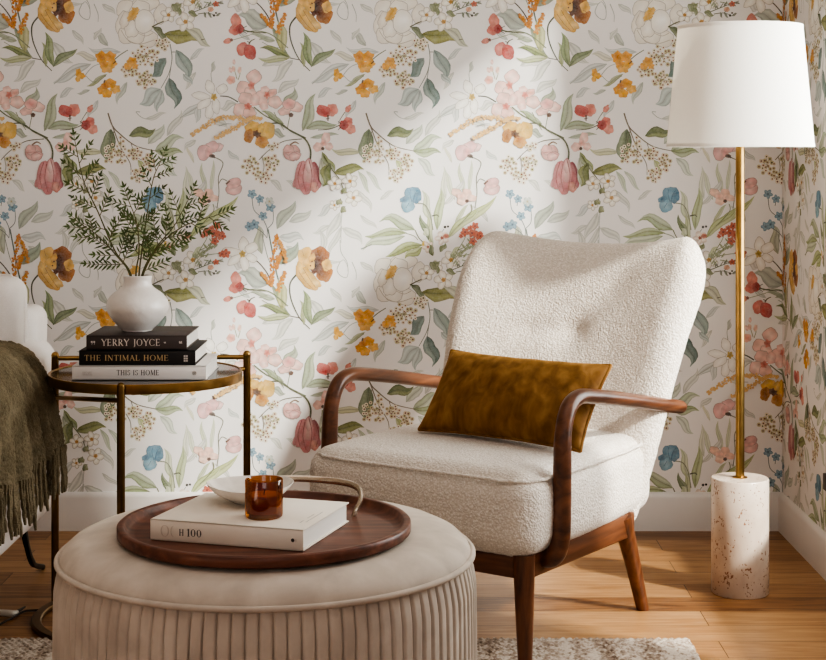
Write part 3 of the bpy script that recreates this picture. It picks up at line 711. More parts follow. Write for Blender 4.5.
def skirting(name, a, b, nrm, label):
    a, b, nrm = Vector(a), Vector(b), Vector(nrm)
    prof = [(0, 0), (0.016, 0), (0.016, 0.104), (0.013, 0.112), (0.009, 0.117), (0.003, 0.12), (0, 0.12)]
    vs = [p+nrm*q+Vector((0, 0, z)) for p in (a, b) for q, z in prof]; k = len(prof)
    fs = [(i, (i+1) % k, k+(i+1) % k, k+i) for i in range(k)]+[tuple(range(k)), tuple(range(2*k-1, k-1, -1))]
    struct(obj(name, MB().add(vs, fs), white_trim, ang=25), label, 'baseboard')
skirting('baseboard_back', (XL, 0, 0), (XR, 0, 0), (0, -1, 0), 'tall white baseboard along the papered back wall')
skirting('baseboard_right', (XR, 0, 0), (XR, YF, 0), (-1, 0, 0), 'tall white baseboard along the right wall')
# window in the right wall
dark_frame = noise_mat('dark_frame', (58, 44, 36), (72, 56, 46), scale=30, rough=0.45)
win = thing('window_1', 'tall window with a dark frame in the right wall', 'window', (XR+0.05, (WY0+WY1)/2, WZ0)); win['kind'] = 'structure'
hw, hh = (WY0-WY1)/2, WZ1-WZ0
m = MB()
for s in (-1, 1): m.box((-.035, s*hw-(.05 if s > 0 else 0), 0), (.035, s*hw+(0 if s > 0 else .05), hh), .006)
m.box((-.035, -hw+.05, 0), (.035, hw-.05, .05), .006).box((-.035, -hw+.05, hh-.05), (.035, hw-.05, hh), .006)
obj('window_frame', m, dark_frame, win)
m = MB()
for s in (-1, 1): m.box((-.053, s*(hw-.006)-.03, -.05), (-.035, s*(hw-.006)+.03, hh+.05), .002)
m.box((-.0525, -hw+.022, hh-.02), (-.035, hw-.022, hh+.048), .002).box((-.075, -hw+.022, -.045), (-.035, hw-.03, .0), .002)
obj('window_casing', m, dark_frame, win)
for y0, y1 in ((-hw+.05, hw-.05),):
    obj('pane', MB().box((-.003, y0, .05), (.003, y1, hh-.05)), glass_mat('window_glass', (250, 252, 250), .08), win, smooth=False)

# ------------------------------------------------------------------ sofa on the left
sofa_m = weave_mat('sofa_linen', (230, 222, 216), (242, 236, 231), 420, 0.9, 0.2)
dark_metal = noise_mat('black_metal', (22, 20, 19), (34, 31, 29), scale=40, rough=0.4, metal=0.7)
def rbox(lo, hi, r, fn=None, nr=5, nm=10):
    """box with fully rounded edges; r may be one radius; fn reshapes the points"""
    ax = []
    for i in range(3):
        a, b = lo[i], hi[i]; c = []
        rr = min(r, (b-a)/2*0.999)
        c += [a+rr*(1-math.cos(PI/2*k/nr)) if False else a+rr*k/nr for k in range(nr)]
        c += [lerp(a+rr, b-rr, k/nm) for k in range(nm)]
        c += [b-rr+rr*k/nr for k in range(nr+1)]
        ax.append(c)
    vid, vs, fs = {}, [], []
    def vert(i, j, k):
        key = (i, j, k)
        if key not in vid:
            p = Vector((ax[0][i], ax[1][j], ax[2][k]))
            q = Vector([min(max(p[t], lo[t]+min(r, (hi[t]-lo[t])/2*.999)), hi[t]-min(r, (hi[t]-lo[t])/2*.999)) for t in range(3)])
            d = p-q
            if d.length > 1e-9: p = q+d.normalized()*min(r, max(abs(x) for x in d))*1.0
            vid[key] = len(vs); vs.append(fn(p) if fn else p)
        return vid[key]
    nx, ny, nz = len(ax[0])-1, len(ax[1])-1, len(ax[2])-1
    for i in range(nx):
        for j in range(ny):
            fs.append((vert(i, j, 0), vert(i, j+1, 0), vert(i+1, j+1, 0), vert(i+1, j, 0)))
            fs.append((vert(i, j, nz), vert(i+1, j, nz), vert(i+1, j+1, nz), vert(i, j+1, nz)))
    for i in range(nx):
        for k in range(nz):
            fs.append((vert(i, 0, k), vert(i+1, 0, k), vert(i+1, 0, k+1), vert(i, 0, k+1)))
            fs.append((vert(i, ny, k), vert(i, ny, k+1), vert(i+1, ny, k+1), vert(i+1, ny, k)))
    for j in range(ny):
        for k in range(nz):
            fs.append((vert(0, j, k), vert(0, j, k+1), vert(0, j+1, k+1), vert(0, j+1, k)))
            fs.append((vert(nx, j, k), vert(nx, j+1, k), vert(nx, j+1, k+1), vert(nx, j, k+1)))
    return MB().add(vs, fs)
def wob(p, a, f):
    return p+Vector((mnoise.noise(p*f), mnoise.noise(p*f+Vector((9, 3, 1))), mnoise.noise(p*f+Vector((2, 7, 5)))))*a
SX, SY, SB = -.985, 3.40-D, 4.41-D           # outer face of the arm, front and back of the sofa
sofa = thing('sofa', 'pale linen sofa with rounded arm along the left edge', 'sofa', (SX, (SY+SB)/2, 0))
def SL_(x, y, z): return (x-SX, y-(SY+SB)/2, z)
def sofa_part(name, lo, hi, r, amp=0.006, f=4, **kw):
    lo, hi = SL_(*lo), SL_(*hi)
    return obj(name, rbox(lo, hi, r, lambda p: wob(p, amp, f), **kw), sofa_m, sofa, ang=60)
sofa_part('arm', (SX-.17, SY, .196), (SX, SB, .692), .075, nm=8)
sofa_part('arm', (SX-1.95, SY, .196), (SX-1.78, SB, .692), .075, nm=8)
sofa_part('back_rest', (SX-1.79, SB-.17, .20), (SX-.035, SB+.005, .772), .04, nm=10)
sofa_part('base', (SX-1.79, SY+.01, .198), (SX-.16, SB-.02, .36), .03)
for i in range(2):
    x1 = SX-.044-i*.86
    sofa_part('seat_cushion', (x1-.83, SY, .36), (x1-.12 if i == 0 else x1, SB-.17, .50), .06, .006)
    lo, hi = (x1-.80, SB-.33, .50), (x1-.006, SB-.14, .862)
    cu = sofa_part('back_cushion', lo, hi, .05, .008, 5, nm=10)
    y_c = (lo[1]+hi[1])/2+.02                    # piping round the side face of the cushion
    pp = [SL_(hi[0]-.012, y_c, .53), SL_(hi[0]-.002, y_c, .62), SL_(hi[0]-.002, y_c, .78), SL_(hi[0]-.010, y_c, .83), SL_(hi[0]-.035, y_c, .856), SL_(hi[0]-.10, y_c, .866), SL_(lo[0]+.10, y_c, .866)]
    obj('piping', MB().tube(catmull(pp, 5), .0035, 8), sofa_m, cu)
for X, Y, s in ((SX-.10, SB-.05, 1), (SX-.10, SY+.12, -1), (SX-1.85, SB-.05, 1), (SX-1.85, SY+.12, -1)):
    x, y, _ = SL_(X, Y, 0)
    obj('leg', MB().tube(catmull([(x, y, .205), (x+.004, y+s*.03, .12), (x+.008, y+s*.09, .045), (x+.012, y+s*.20, .006 if s > 0 else .014)], 6), [.009]*7+[.008]*6+[.0055]*6, 8, oval=1.4), dark_metal, sofa)

# throw over the arm
throw_m = velvet_mat('olive_wool', (102, 91, 71), (128, 115, 92), (154, 140, 116), sheen=0.3, sheen_col=(230, 214, 170))
nt = throw_m.node_tree; _b = nt.nodes['Principled BSDF']
_v = coords(nt); _n = N(nt, 'ShaderNodeTexNoise', Scale=260, Detail=3, Distortion=1.0); nt.links.new(_v, _n.inputs['Vector'])
bump(nt, _b, _n.outputs['Fac'], 1.0, 0.006)
throw = thing('throw_blanket', 'olive green fringed throw draped over the sofa arm', 'blanket', (SX, 3.9-D, .70))
TP_ = catmull([(-.205, 0, .52), (-.198, 0, .63), (-.16, 0, .688), (-.085, 0, .701), (-.025, 0, .682), (.008, 0, .63), (.015, 0, .57), (.016, 0, .51), (.016, 0, .46), (.016, 0, .415)], 6)
TL = len(TP_)
def throw_pt(q, h, off=0.0):
    k = h*(TL-1); i = min(int(k), TL-2); p = TP_[i].lerp(TP_[i+1], k-i); t = (TP_[i+1]-TP_[i]).normalized(); nrm = Vector((-t.z, 0, t.x))*-1
    hang = sstep(.35, 1.0, h)
    d = lerp(3.42, 4.03+.105*hang, q)
    fold = abs(math.sin(PI*((1-q)*5.0+.28+.10*math.sin(h*4))))**.55
    amp = (.006+.036*hang)
    # one deep crease where the far lobe of the throw laps over the near one
    cr = q-(.80-.03*hang); crease = .026*(.25+hang)*(sstep(-.006, .010, cr))-.034*(.4+hang)*math.exp(-((cr+.014)/.013)**2)
    w = mnoise.noise(Vector((q*7, h*4, 3)))*.010+mnoise.noise(Vector((q*90, h*60, 1)))*.0045+mnoise.noise(Vector((q*180, h*110, 4)))*.002
    n2 = Vector((-t.z, 0, t.x))
    x = p.x+n2.x*(.015+amp*(fold-.35)+crease*.5+w+off); z = p.z+n2.z*(.012+amp*.3*fold+w+off)+.012*math.sin(q*9)*hang
    return Vector((SX+x, d-D, z))
TW = Vector((SX, 3.9-D, .70))
NQ, NH = 260, 150
th = MB().grid(lambda a, b: throw_pt(a, b)-TW, NQ, NH)
body = obj('blanket_body', th, throw_m, throw, ang=180)
md = body.modifiers.new('thick', 'SOLIDIFY'); md.thickness = .007; md.offset = 1
fr = MB(); r = random.Random(5)
for i in range(84):
    q = (i+.5)/84; a = throw_pt(q, 1.0)-TW; L = r.uniform(.085, .115)
    sx, sy = r.uniform(-.006, .012), r.uniform(-.012, .012)
    path = [a+Vector((0, 0, .012)), a+Vector((sx*.3, sy*.3, -L*.3)), a+Vector((sx*.6+r.uniform(-.003, .003), sy*.8, -L*.65)), a+Vector((sx, sy, -L))]
    fr.tube(catmull(path, 4), [.0046+.0012*math.sin(k*2.2) for k in range(12)]+[.0028], 6)
obj('fringe', fr, throw_m, body, label='twisted fringe along the hem')

# ------------------------------------------------------------------ brass side table
brass = brass_mat(); brass_old = brass_mat('aged_brass', (124, 98, 62), .34)
smoke = noise_mat('smoked_glass', (50, 46, 46), (58, 54, 54), scale=3, rough=0.14, spec=0.35, coat=.15)
TX, TD_ = -0.699, 4.08
TZ = 0.627
table = thing('side_table', 'round brass side table with a smoked glass top', 'side table', (TX, TD_-D, 0))
R = .2435
obj('table_top', MB().lathe([(0, TZ-.008), (R-.006, TZ-.008), (R-.006, TZ), (0, TZ)], 96), smoke, table)
obj('rim', MB().lathe([(R-.006, TZ-.022), (R, TZ-.022), (R+.001, TZ-.020), (R+.001, TZ+.001), (R, TZ+.002), (R-.005, TZ+.002), (R-.006, TZ)], 96, closed=True), brass, table)
LB = [(-.256, .108), (.243, .135)]
for i, (x, y) in enumerate(LB):
    z1 = .655
    obj('leg', MB().tube([(x, y, .006), (x, y, z1)], .0098, 16), brass_old, table)
    s = math.copysign(1, x); L = math.hypot(x, y); ux, uy = x/L, y/L
    obj('bracket', MB().tube([(ux*(R-.002), uy*(R-.002), TZ-.010), (x, y, TZ-.010)], .006, 12), brass, table)
    obj('finial', MB().sphere((x, y, z1), .0105, n=14), brass, table)
obj('leg', MB().tube([(-.017, -R-.006, .006), (-.017, -R-.006, TZ-.002)], .0098, 16).sphere((-.017, -R-.006, TZ-.001), .0098, n=14), brass_old, table)
obj('gallery_rail', MB().tube([(-.256, .108, .648), (.243, .135, .648)], .0062, 14), brass, table)
obj('cross_bar', MB().tube([(-.256, .108, .545), (-.017, -R-.006, .592)], .006, 12), brass, table)
obj('base_ring', MB().lathe([(.262, 0), (.282, 0), (.285, .003), (.285, .011), (.282, .014), (.262, .014), (.259, .011), (.259, .003)], 96, closed=True), brass_old, table)

# ------------------------------------------------------------------ lettering for the book spines
def glyph(ch):
    """strokes of a roman capital in a box one unit high: (quads, width)"""
    T, t = .15, .055; q = []
    def L(x0, y0, x1, y1, w, horiz=False):
        d = Vector((x1-x0, y1-y0)).normalized(); n = Vector((-d.y, d.x))*w/2
        q.append([(x0+n.x, y0+n.y), (x0-n.x, y0-n.y), (x1-n.x, y1-n.y), (x1+n.x, y1+n.y)])
    def stem(x, y0=0, y1=1, w=T): L(x, y0, x, y1, w); [q.append([(x-w/2-.07, y-.02), (x+w/2+.07, y-.02), (x+w/2+.07, y+.025), (x-w/2-.07, y+.025)]) for y in (y0+.0, y1-.005)]
    def A(cx, cy, rx, ry, a0, a1, T_=T, t_=t):
        k = 18
        for i in range(k):
            p = []
            for a in (math.radians(lerp(a0, a1, i/k)), math.radians(lerp(a0, a1, (i+1)/k))):
                w = t_+(T_-t_)*abs(math.cos(a)); p.append(((cx+(rx-w/2)*math.cos(a)+w/2*math.cos(a), cy+(ry-t_/2)*math.sin(a)+t_/2*math.sin(a)), (cx+(rx-w)*math.cos(a), cy+(ry-t_)*math.sin(a))))
            q.append([p[0][0], p[0][1], p[1][1], p[1][0]])
    def sf(x, y, w=.13): q.append([(x-w, y-.02), (x+w, y-.02), (x+w, y+.025), (x-w, y+.025)])
    W = .8
    if ch == 'Y': L(.04, 1, .38, .48, T); L(.74, 1, .38, .48, t+.02); L(.38, .5, .38, 0, T); sf(.06, .99); sf(.72, .99, .1); sf(.38, 0, .15); W = .78
    elif ch == 'E': stem(.14); L(.14, .98, .58, .98, t); L(.14, .51, .5, .51, t); L(.14, .02, .62, .02, t); L(.57, 1, .57, .82, t); L(.61, 0, .61, .2, t); L(.49, .42, .49, .6, t); W = .72
    elif ch == 'R': stem(.14); A(.3, .73, .3, .27, -90, 90); L(.14, .98, .32, .98, t); L(.14, .47, .32, .47, t); L(.32, .47, .68, .0, T); sf(.7, 0, .09); W = .8
    elif ch == 'J': L(.26, 1, .26, .0, T); A(.12, .0, .21, .2, -100, 0); sf(.26, .985, .15); W = .46
    elif ch == 'O': A(.45, .5, .45, .52, 0, 360); W = .98
    elif ch == 'C': A(.45, .5, .45, .52, 45, 315); L(.78, .74, .78, .98, t); L(.78, .02, .78, .24, t); W = .9
    elif ch == 'T': stem(.36); L(0, .97, .72, .97, t); L(.02, 1, .02, .78, t); L(.70, 1, .70, .78, t); W = .78
    elif ch == 'H': stem(.14); stem(.66); L(.14, .5, .66, .5, t); W = .88
    elif ch == 'I': stem(.14); W = .36
    elif ch == 'N': stem(.1, w=.06); L(.1, 1, .7, 0, T); L(.7, 0, .7, 1, .06); sf(.7, .985, .1); W = .88
    elif ch == 'M': stem(.1, w=.06); L(.12, 1, .45, .05, T); L(.8, 1, .45, .05, t); stem(.82, w=T); W = 1.02
    elif ch == 'A': L(.38, 1, .08, 0, t+.01); L(.36, 1, .7, 0, T); L(.2, .36, .56, .36, t); sf(.08, 0, .11); sf(.7, 0, .13); W = .82
    elif ch == 'L': stem(.14); L(.14, .02, .6, .02, t); L(.59, 0, .59, .22, t); W = .66
    elif ch == 'S': A(.28, .74, .25, .27, 20, 250, .13); A(.28, .26, .27, .28, -160, 80, .13); L(.5, .78, .5, .98, t); L(.04, .02, .04, .24, t); W = .6
    elif ch == '1': stem(.2); L(.02, .84, .2, .96, t); W = .42
    elif ch == '0': A(.3, .5, .3, .51, 0, 360); W = .66
    elif ch == ' ': W = .42
    return q, W
def lettering(text, x, z, h, width=None, y=-.0006, gap=.08):
    """upright lettering on a vertical face; x,z is the lower left corner"""
    gs = [glyph(c) for c in text]; tot = sum(w+gap for _, w in gs)-gap
    sx = (width/(tot*h)) if width else 1.0
    m = MB(); cx = 0; lv = 0
    for q, w in gs:
        for p in q:
            lv = (lv+1) % 6
            m.add([(x+(cx+a)*h*sx, y-lv*.00002, z+b*h) for a, b in p], [(0, 1, 2, 3)])
        cx += w+gap
    return m
paper = noise_mat('book_pages', (226, 220, 212), (244, 240, 234), scale=400, stretch=(1, 1, 40), rough=0.9)
def make_book(name, label, loc, rotz, w, dep, th, cover_m, title=None, group=None):
    b = thing(name, label, 'book', loc, rotz, group)
    bt = .0028
    m = MB().box((0, 0, 0), (w, dep, bt), .0008, 2).box((0, 0, th-bt), (w, dep, th), .0008, 2).box((0, 0, 0), (w, .0035, th), .0008, 2)
    obj('cover', m, cover_m, b)
    obj('pages', MB().box((.003, .003, bt), (w-.004, dep-.004, th-bt), .0004, 1), paper, b)
    return b
ink_gold = noise_mat('gold_ink', (188, 158, 112), (206, 176, 128), rough=0.5); ink_pale = noise_mat('pale_ink', (214, 204, 194), (226, 216, 206), rough=0.6)
ink_dark = noise_mat('dark_ink', (58, 54, 54), (70, 64, 64), rough=0.6); ink_faint = noise_mat('faint_ink', (196, 188, 182), (206, 198, 192), rough=0.6); ink_tan = noise_mat('tan_ink', (170, 140, 116), (184, 152, 126), rough=.6)
c_white = noise_mat('white_cover', (232, 226, 222), (240, 235, 231), scale=5, rough=0.45)
c_black = noise_mat('black_cover', (22, 20, 20), (30, 27, 26), scale=5, rough=0.5)
c_brown = noise_mat('taupe_cover', (68, 58, 56), (78, 67, 64), scale=5, rough=0.45)
c_cream = noise_mat('cream_cover', (230, 220, 206), (240, 231, 219), scale=4, rough=0.55)
GB = 'books stacked on the side table'
d0 = 3.925
z0 = TZ+.0005
bw = make_book('book', 'white hardback lettered THIS IS HOME, bottom of the stack on side table', ((72-CX)*d0/F, d0-D, z0), 0, .329, .245, .0355, c_white, None, GB)
obj('title', lettering('THIS IS HOME', .1095, .0125, .0125, .105), ink_dark, bw)
obj('imprint', MB().add([(.024+.0095*i, -.0006, .012) for i in ()], []) if False else lettering('HOME', .026, .015, .006, .024).add(*(lambda v: (v, [(0, 1, 2, 3)]))([(.026, -.0006, .0125), (.050, -.0006, .0125), (.050, -.0006, .0138), (.026, -.0006, .0138)])), ink_faint, bw)
m = MB()
for k in range(3):
    m.lathe([(.0012+.0016*k, 0), (.0019+.0016*k, 0)], 14, closed=True)
m.v = [(.3+p[0], -.0006, .0178+p[1]) for p in m.v]
obj('emblem', m, ink_tan, bw, smooth=False)
d1 = 3.933
bm_ = make_book('book', 'black hardback with gold letters THE INTIMAL HOME, middle of the side table stack', ((79-CX)*d1/F, d1-D, z0+.0358), 0, .286, .225, .0362, c_black, None, GB)
obj('title', lettering('THE INTIMAL HOME', .0135, .0115, .0135, .207), ink_gold, bm_)
m = MB()
for k in range(2):
    for j in range(3): m.box((.2575+.0055*k, -.0008, .0085+.0058*j), (.262+.0055*k, -.0004, .0130+.0058*j), .0)
obj('emblem', m, ink_faint, bm_, smooth=False)
d2 = 3.94
bt_ = make_book('book', 'dark taupe hardback lettered YERRY JOYCE, on top of the stack under vase', ((86.3-CX)*d2/F, d2-D, z0+.0723), 0, .2475, .222, .0355, c_brown, None, GB)
obj('title', lettering('YERRY JOYCE', .0375, .0105, .0165, .145), ink_pale, bt_)
m = MB()
for x, z, r in ((.0135, .0200, .0026), (.0195, .0200, .0026)):
    o = len(m.v); m.add([(x+r*math.cos(a), -.0006, z+r*math.sin(a)) for a in [2*PI*i/10 for i in range(10)]]+[(x+r*.2, -.0006, z-.0075), (x-r*.2, -.0006, z-.0070)], [tuple(range(10)), (0, 9, 8, 11, 10)])
obj('emblem', m, ink_faint, bt_, smooth=False)
for x, z, r in ((.1935, .0185, .0028), (.2320, .0190, .0042)):
    m = MB().add([(x-r, -.0006, z), (x-r*.3, -.0006, z-r), (x+r*.2, -.0006, z-r*.5), (x+r, -.0006, z-r), (x+r*.8, -.0006, z+r*.9), (x, -.0006, z+r*.3), (x-r*.6, -.0006, z+r*.8)], [tuple(range(7))])
    obj('emblem', m, ink_faint, bt_, smooth=False)

# ------------------------------------------------------------------ vase with greenery
vase_m = noise_mat('white_stoneware', (226, 219, 213), (240, 234, 229), scale=9, rough=0.32, bs=0.35, bscale=70, bd=.004, coat=.25)
VD = 4.055; VX = (137.5-CX)*VD/F; VZ = z0+.0723+.0358
vase = thing('vase', 'squat white ceramic vase standing on the stacked books', 'vase', (VX, VD-D, VZ))
pr = [(0, .0), (.034, 0), (.038, .003), (.050, .014), (.066, .032), (.0765, .052), (.078, .066), (.0735, .080), (.062, .094), (.048, .104), (.039, .111), (.0355, .118), (.0345, .127), (.0355, .135), (.0358, .138), (.0335, .1395), (.031, .138), (.030, .128), (.031, .115), (.045, .100), (.065, .078), (.066, .055), (.045, .02), (0, .012)]
cp = [Vector((a, 0, b)) for a, b in pr]
obj('vase_body', MB().lathe([(max(0, p.x), p.z) for p in catmull(cp, 3)], 64), vase_m, vase, ang=60)
stem_m = noise_mat('green_stem', (84, 84, 46), (104, 98, 58), scale=40, rough=.6)
leaf_m = noise_mat('fern_leaf', (62, 80, 40), (96, 114, 58), scale=14, rough=.5, sheen=.1)
VW = Vector((VX, VD-D, VZ))
def leaflet(m, p, d, up, L, w):
    d = d.normalized(); s = d.cross(up)
    if s.length < 1e-4: s = d.cross(Vector((1, 0, 0)))
    s.normalize(); n = s.cross(d)
    vs = [p]
    for t, h in ((.25, .8), (.5, 1.0), (.78, .6)):
        c = p+d*L*t-n*L*.10*t*t
        vs += [c+s*w*h*.5+n*w*.12, c, c-s*w*h*.5+n*w*.12]
    vs.append(p+d*L-n*L*.12)
    m.add(vs, [(0, 1, 2), (0, 2, 3), (1, 4, 5, 2), (2, 5, 6, 3), (4, 7, 8, 5), (5, 8, 9, 6), (7, 10, 8), (8, 10, 9)])
def frond(m, st, a, d, L, rr, up):
    """a side shoot with paired leaflets"""
    n = max(3, int(L/.0105)); pts = []
    for i in range(n+1):
        t = i/n; pts.append(a+d*L*t+Vector((0, 0, L*.10*t*t))+up*rr.uniform(-.001, .001))
    st.tube(pts, [lerp(.0012, .0006, i/n) for i in range(n+1)], 5)
    for i in range(1, n+1):
        t = i/n; l = .019*(.55+.6*math.sin(PI*min(1, t*.8+.15)))*rr.uniform(.8, 1.15)
        dd = (pts[i]-pts[i-1]).normalized()
        for s in (-1, 1):
            sd = dd.cross(up).normalized()*s
            leaflet(m, pts[i], dd*.75+sd*.75+Vector((rr.uniform(-.2, .2),)*3)*.6, up, l*rr.uniform(.8, 1.25), rr.uniform(.0038, .0056))
    leaflet(m, pts[-1], dd, up, .019, .0055)
def branch(label, px, dds, fr0, fr1, L0, L1, nsh, seed, tip=True):
    rr = random.Random(seed)
    k = len(px); pts = [Vector((VX+(rr.uniform(-.008, .008)), VD-D+rr.uniform(-.008, .008), VZ+.03))]
    pts += [P(x, y, VD+dds*i/(k-1)) for i, (x, y) in enumerate(px)]
    path = catmull(pts, 9); n = len(path)
    b = thing('greenery_branch', label, 'branch', tuple(VW+Vector((0, 0, .03))), group='green branches in the white vase')
    org = VW+Vector((0, 0, .03))
    st, lf = MB(), MB()
    st.tube([p-org for p in path], [lerp(.0026, .0009, i/(n-1)) for i in range(n)], 7)
    side = rr.choice((-1, 1))
    for j in range(nsh):
        t = lerp(fr0, fr1, j/max(1, nsh-1)); i = min(n-2, int(t*(n-1))); p = path[i]; tg = (path[i+1]-path[i]).normalized()
        side = -side
        sd = tg.cross(Vector((0, -1, 0))).normalized()*side
        ang = rr.uniform(.6, 1.0)
        d = (tg*math.cos(ang)+sd*math.sin(ang)+Vector((0, rr.uniform(-.55, .55), 0))).normalized()
        up = Vector((rr.uniform(-.3, .3), -1, rr.uniform(.0, .7))).normalized()
        frond(lf, st, p-org, d, lerp(L0, L1, j/max(1, nsh-1))*rr.uniform(.8, 1.15), rr, up)
    if tip:
        d = (path[-1]-path[-3]).normalized(); frond(lf, st, path[-1]-org, d, L1*.9, rr, Vector((.1, -1, .3)).normalized())
    obj('stem', st, stem_m, b); obj('foliage', lf, leaf_m, b, ang=180)
branch('tall leafy branch leaning left, reaching highest on the left side', [(131,275),(115,251),(98,212),(84,182),(77,152)], -.05, .30, .97, .085, .045, 13, 3)
branch('leafy branch rising beside the centre of vase, second from left', [(136,275),(139,252),(137,224),(130,204)], -.09, .42, .95, .07, .05, 8, 5)
branch('upright leafy branch with the highest tip right of centre', [(139,275),(142,250),(147,215),(153,180),(159,165)], .04, .42, .98, .06, .04, 9, 8)
branch('leafy branch leaning right of centre, forked tip near the blue flower', [(142,275),(156,248),(174,226),(186,204)], .0, .30, .96, .07, .05, 9, 13)
branch('leafy branch arching furthest right towards the coral flowers', [(143,275),(160,245),(184,226),(214,216)], -.04, .40, .97, .06, .05, 8, 21)
branch('small low leafy branch spreading to the left above the vase neck', [(130,275),(116,255),(98,236),(84,226)], -.08, .40, .95, .06, .045, 6, 34)
# ------------------------------------------------------------------ armchair
boucle = boucle_mat()
walnut = wood_mat('walnut', (66, 37, 23), (104, 62, 39), (132, 84, 54), 'z', .36)
walnut_y = wood_mat('walnut_arm', (66, 38, 25), (100, 60, 38), (124, 78, 51), 'y', .36, scale=6)
TH = math.radians(35)
RT = Vector((math.cos(TH), -math.sin(TH), 0)); BK = Vector((math.sin(TH), math.cos(TH), 0))
C0 = Vector((.0456, 3.902-D, 0))
def CH(u, v, z): return C0+RT*u+BK*v+Vector((0, 0, z))
chair = thing('armchair', 'cream boucle armchair with walnut arms standing by the floor lamp', 'armchair', tuple(C0), -TH)
def fuzz(p, a=.0016):
    return p+Vector((mnoise.noise(p*110), mnoise.noise(p*110+Vector((5, 1, 9))), mnoise.noise(p*110+Vector((3, 8, 2)))))*a
# seat
SLO, SHI, SR = (-.336, -.115, .250), (.326, .565, .450), .056
def seat_fn(p):
    su, sv = p.x/.335, (p.y-.225)/.34
    q = Vector(p)
    k = max(0, 1-su*su)*max(0, 1-sv*sv)
    if p.z > .35: q.z += .014*k**.6*(p.z-.35)/.10
    e = (1-((p.z-.347)/.085)**2)
    q.y -= .014*max(0, e)*max(0, 1-su**4)*sstep(.0, -.115, p.y)
    q.x += math.copysign(.007, p.x)*max(0, e)*max(0, 1-sv**4)*sstep(.22, .335, abs(p.x))
    # the seat narrows a little towards the back
    q.x *= 1-.07*sstep(.15, .56, p.y)
    return fuzz(q)
seat_o = obj('seat', rbox(SLO, SHI, SR, seat_fn, nr=9, nm=34), boucle, chair, ang=180)
sm = []
for a in range(0, 361, 4):
    t = math.radians(a); c, s = math.cos(t), math.sin(t)
    x = math.copysign(abs(c)**.22, c)*.333; y = .225+math.copysign(abs(s)**.22, s)*.338
    sm.append(fuzz(Vector((x*.978*(1-.07*sstep(.15, .56, y)), .225+(y-.225)*.985-.006*sstep(0, -.1, y), .433)), .0025))
obj('seam', MB().tube(sm[:-1], .0045, 8, closed=True), boucle, seat_o, ang=180)
sm2 = [Vector((p.x*.975, .225+(p.y-.225)*.985, .272)) for p in sm[:-1]]
# back
def back_mid(s, t):
    a = abs(s)
    zt = .957-.030*(1-min(1, a/.8)**2)-.075*max(0, (a-.80)/.20)**2.2
    z = lerp(.235, zt, t)
    w = lerp(.310, .395, t**.9)*(1-.05*max(0, (t-.84)/.16)**2)
    v = .464+.350*t+.035*(t-.5)**2
    wing = -.085*a**2.3*(.30+.70*sstep(0.05, .75, t))
    return Vector((s*w-.012, v+wing, z))
def back_side(s, t, sgn):
    e = max(0, 1-abs(s)**7)**.5*max(0, 1-abs(2*t-1)**8)**.5
    p = back_mid(s, t)
    T = .066*e
    if sgn < 0:
        puff = .006*max(0, 1-s*s)*math.sin(PI*t)
        tz = (p.z-.692); tu = p.x-.005
        dim = .020*math.exp(-(tu*tu+tz*tz)/.0022)+.010*math.exp(-(tz*tz)/.0006-max(0, abs(tu+.07)-.05)**2/.002)
        # soft valley running from the button to the upper right
        along = (tu*.66+tz*.75); perp = (tu*.75-tz*.66)
        val = .012*math.exp(-(perp*perp)/.0016)*sstep(-.03, .06, along)*(1-sstep(.15, .30, along))
        p.y += -T-puff*e+dim+val
    else: p.y += T
    return fuzz(p)
def sp(u): return math.sin(PI/2*(2*u-1))
obj('backrest', MB().pad(lambda u, w: back_side(sp(u), (sp(w)+1)/2, -1), lambda u, w: back_side(sp(u), (sp(w)+1)/2, 1), 90, 90), boucle, chair, ang=180)
# wooden frame
obj('front_rail', MB().box((-.29, -.085, .205), (.29, -.055, .268), .006), wood_mat('walnut_rail', (66, 37, 23), (104, 62, 39), (132, 84, 54), 'x', .36), chair)
for s in (-1, 1):
    obj('side_rail', MB().box((s*.288-.014, -.07, .205), (s*.288+.014, .45, .268), .006), walnut_y, chair)
obj('back_rail', MB().box((-.28, .40, .21), (.28, .43, .268), .006), walnut_y, chair)
for s in (-1, 1):
    obj('leg', MB().tube([(s*.288, -.070, .0132), (s*.288, -.070, .018), (s*.287, -.070, .13), (s*.285, -.070, .262)], [.0160, .0168, .0215, .0262], 20), walnut, chair)
    obj('leg', MB().tube([(s*.292, .512, 0), (s*.292, .508, .01), (s*.289, .462, .13), (s*.286, .405, .262)], [.0165, .0172, .0215, .0270], 20, oval=.85), walnut, chair)
    ap = [(s*.270, -.005, .252), (s*.300, -.006, .243), (s*.326, -.004, .250), (s*.340, 0, .285), (s*.343, .003, .36), (s*.343, .006, .46), (s*.342, .012, .535), (s*.341, .038, .588), (s*.340, .085, .6075), (s*.339, .15, .602), (s*.338, .30, .577), (s*.336, .46, .547), (s*.334, .60, .521), (s*.333, .655, .511)]
    path = catmull(ap, 6); n = len(path)
    rad = [.021+.0025*math.sin(PI*min(1, i/(n*.45))) if i < n*.45 else .0205 for i in range(n)]
    rad[0] = .016; rad[-1] = .014; rad[-2] = .0185
    obj('armrest', MB().tube(path, rad, 20, oval=.88, up=(1, 0, 0)), walnut_y, chair, ang=60)

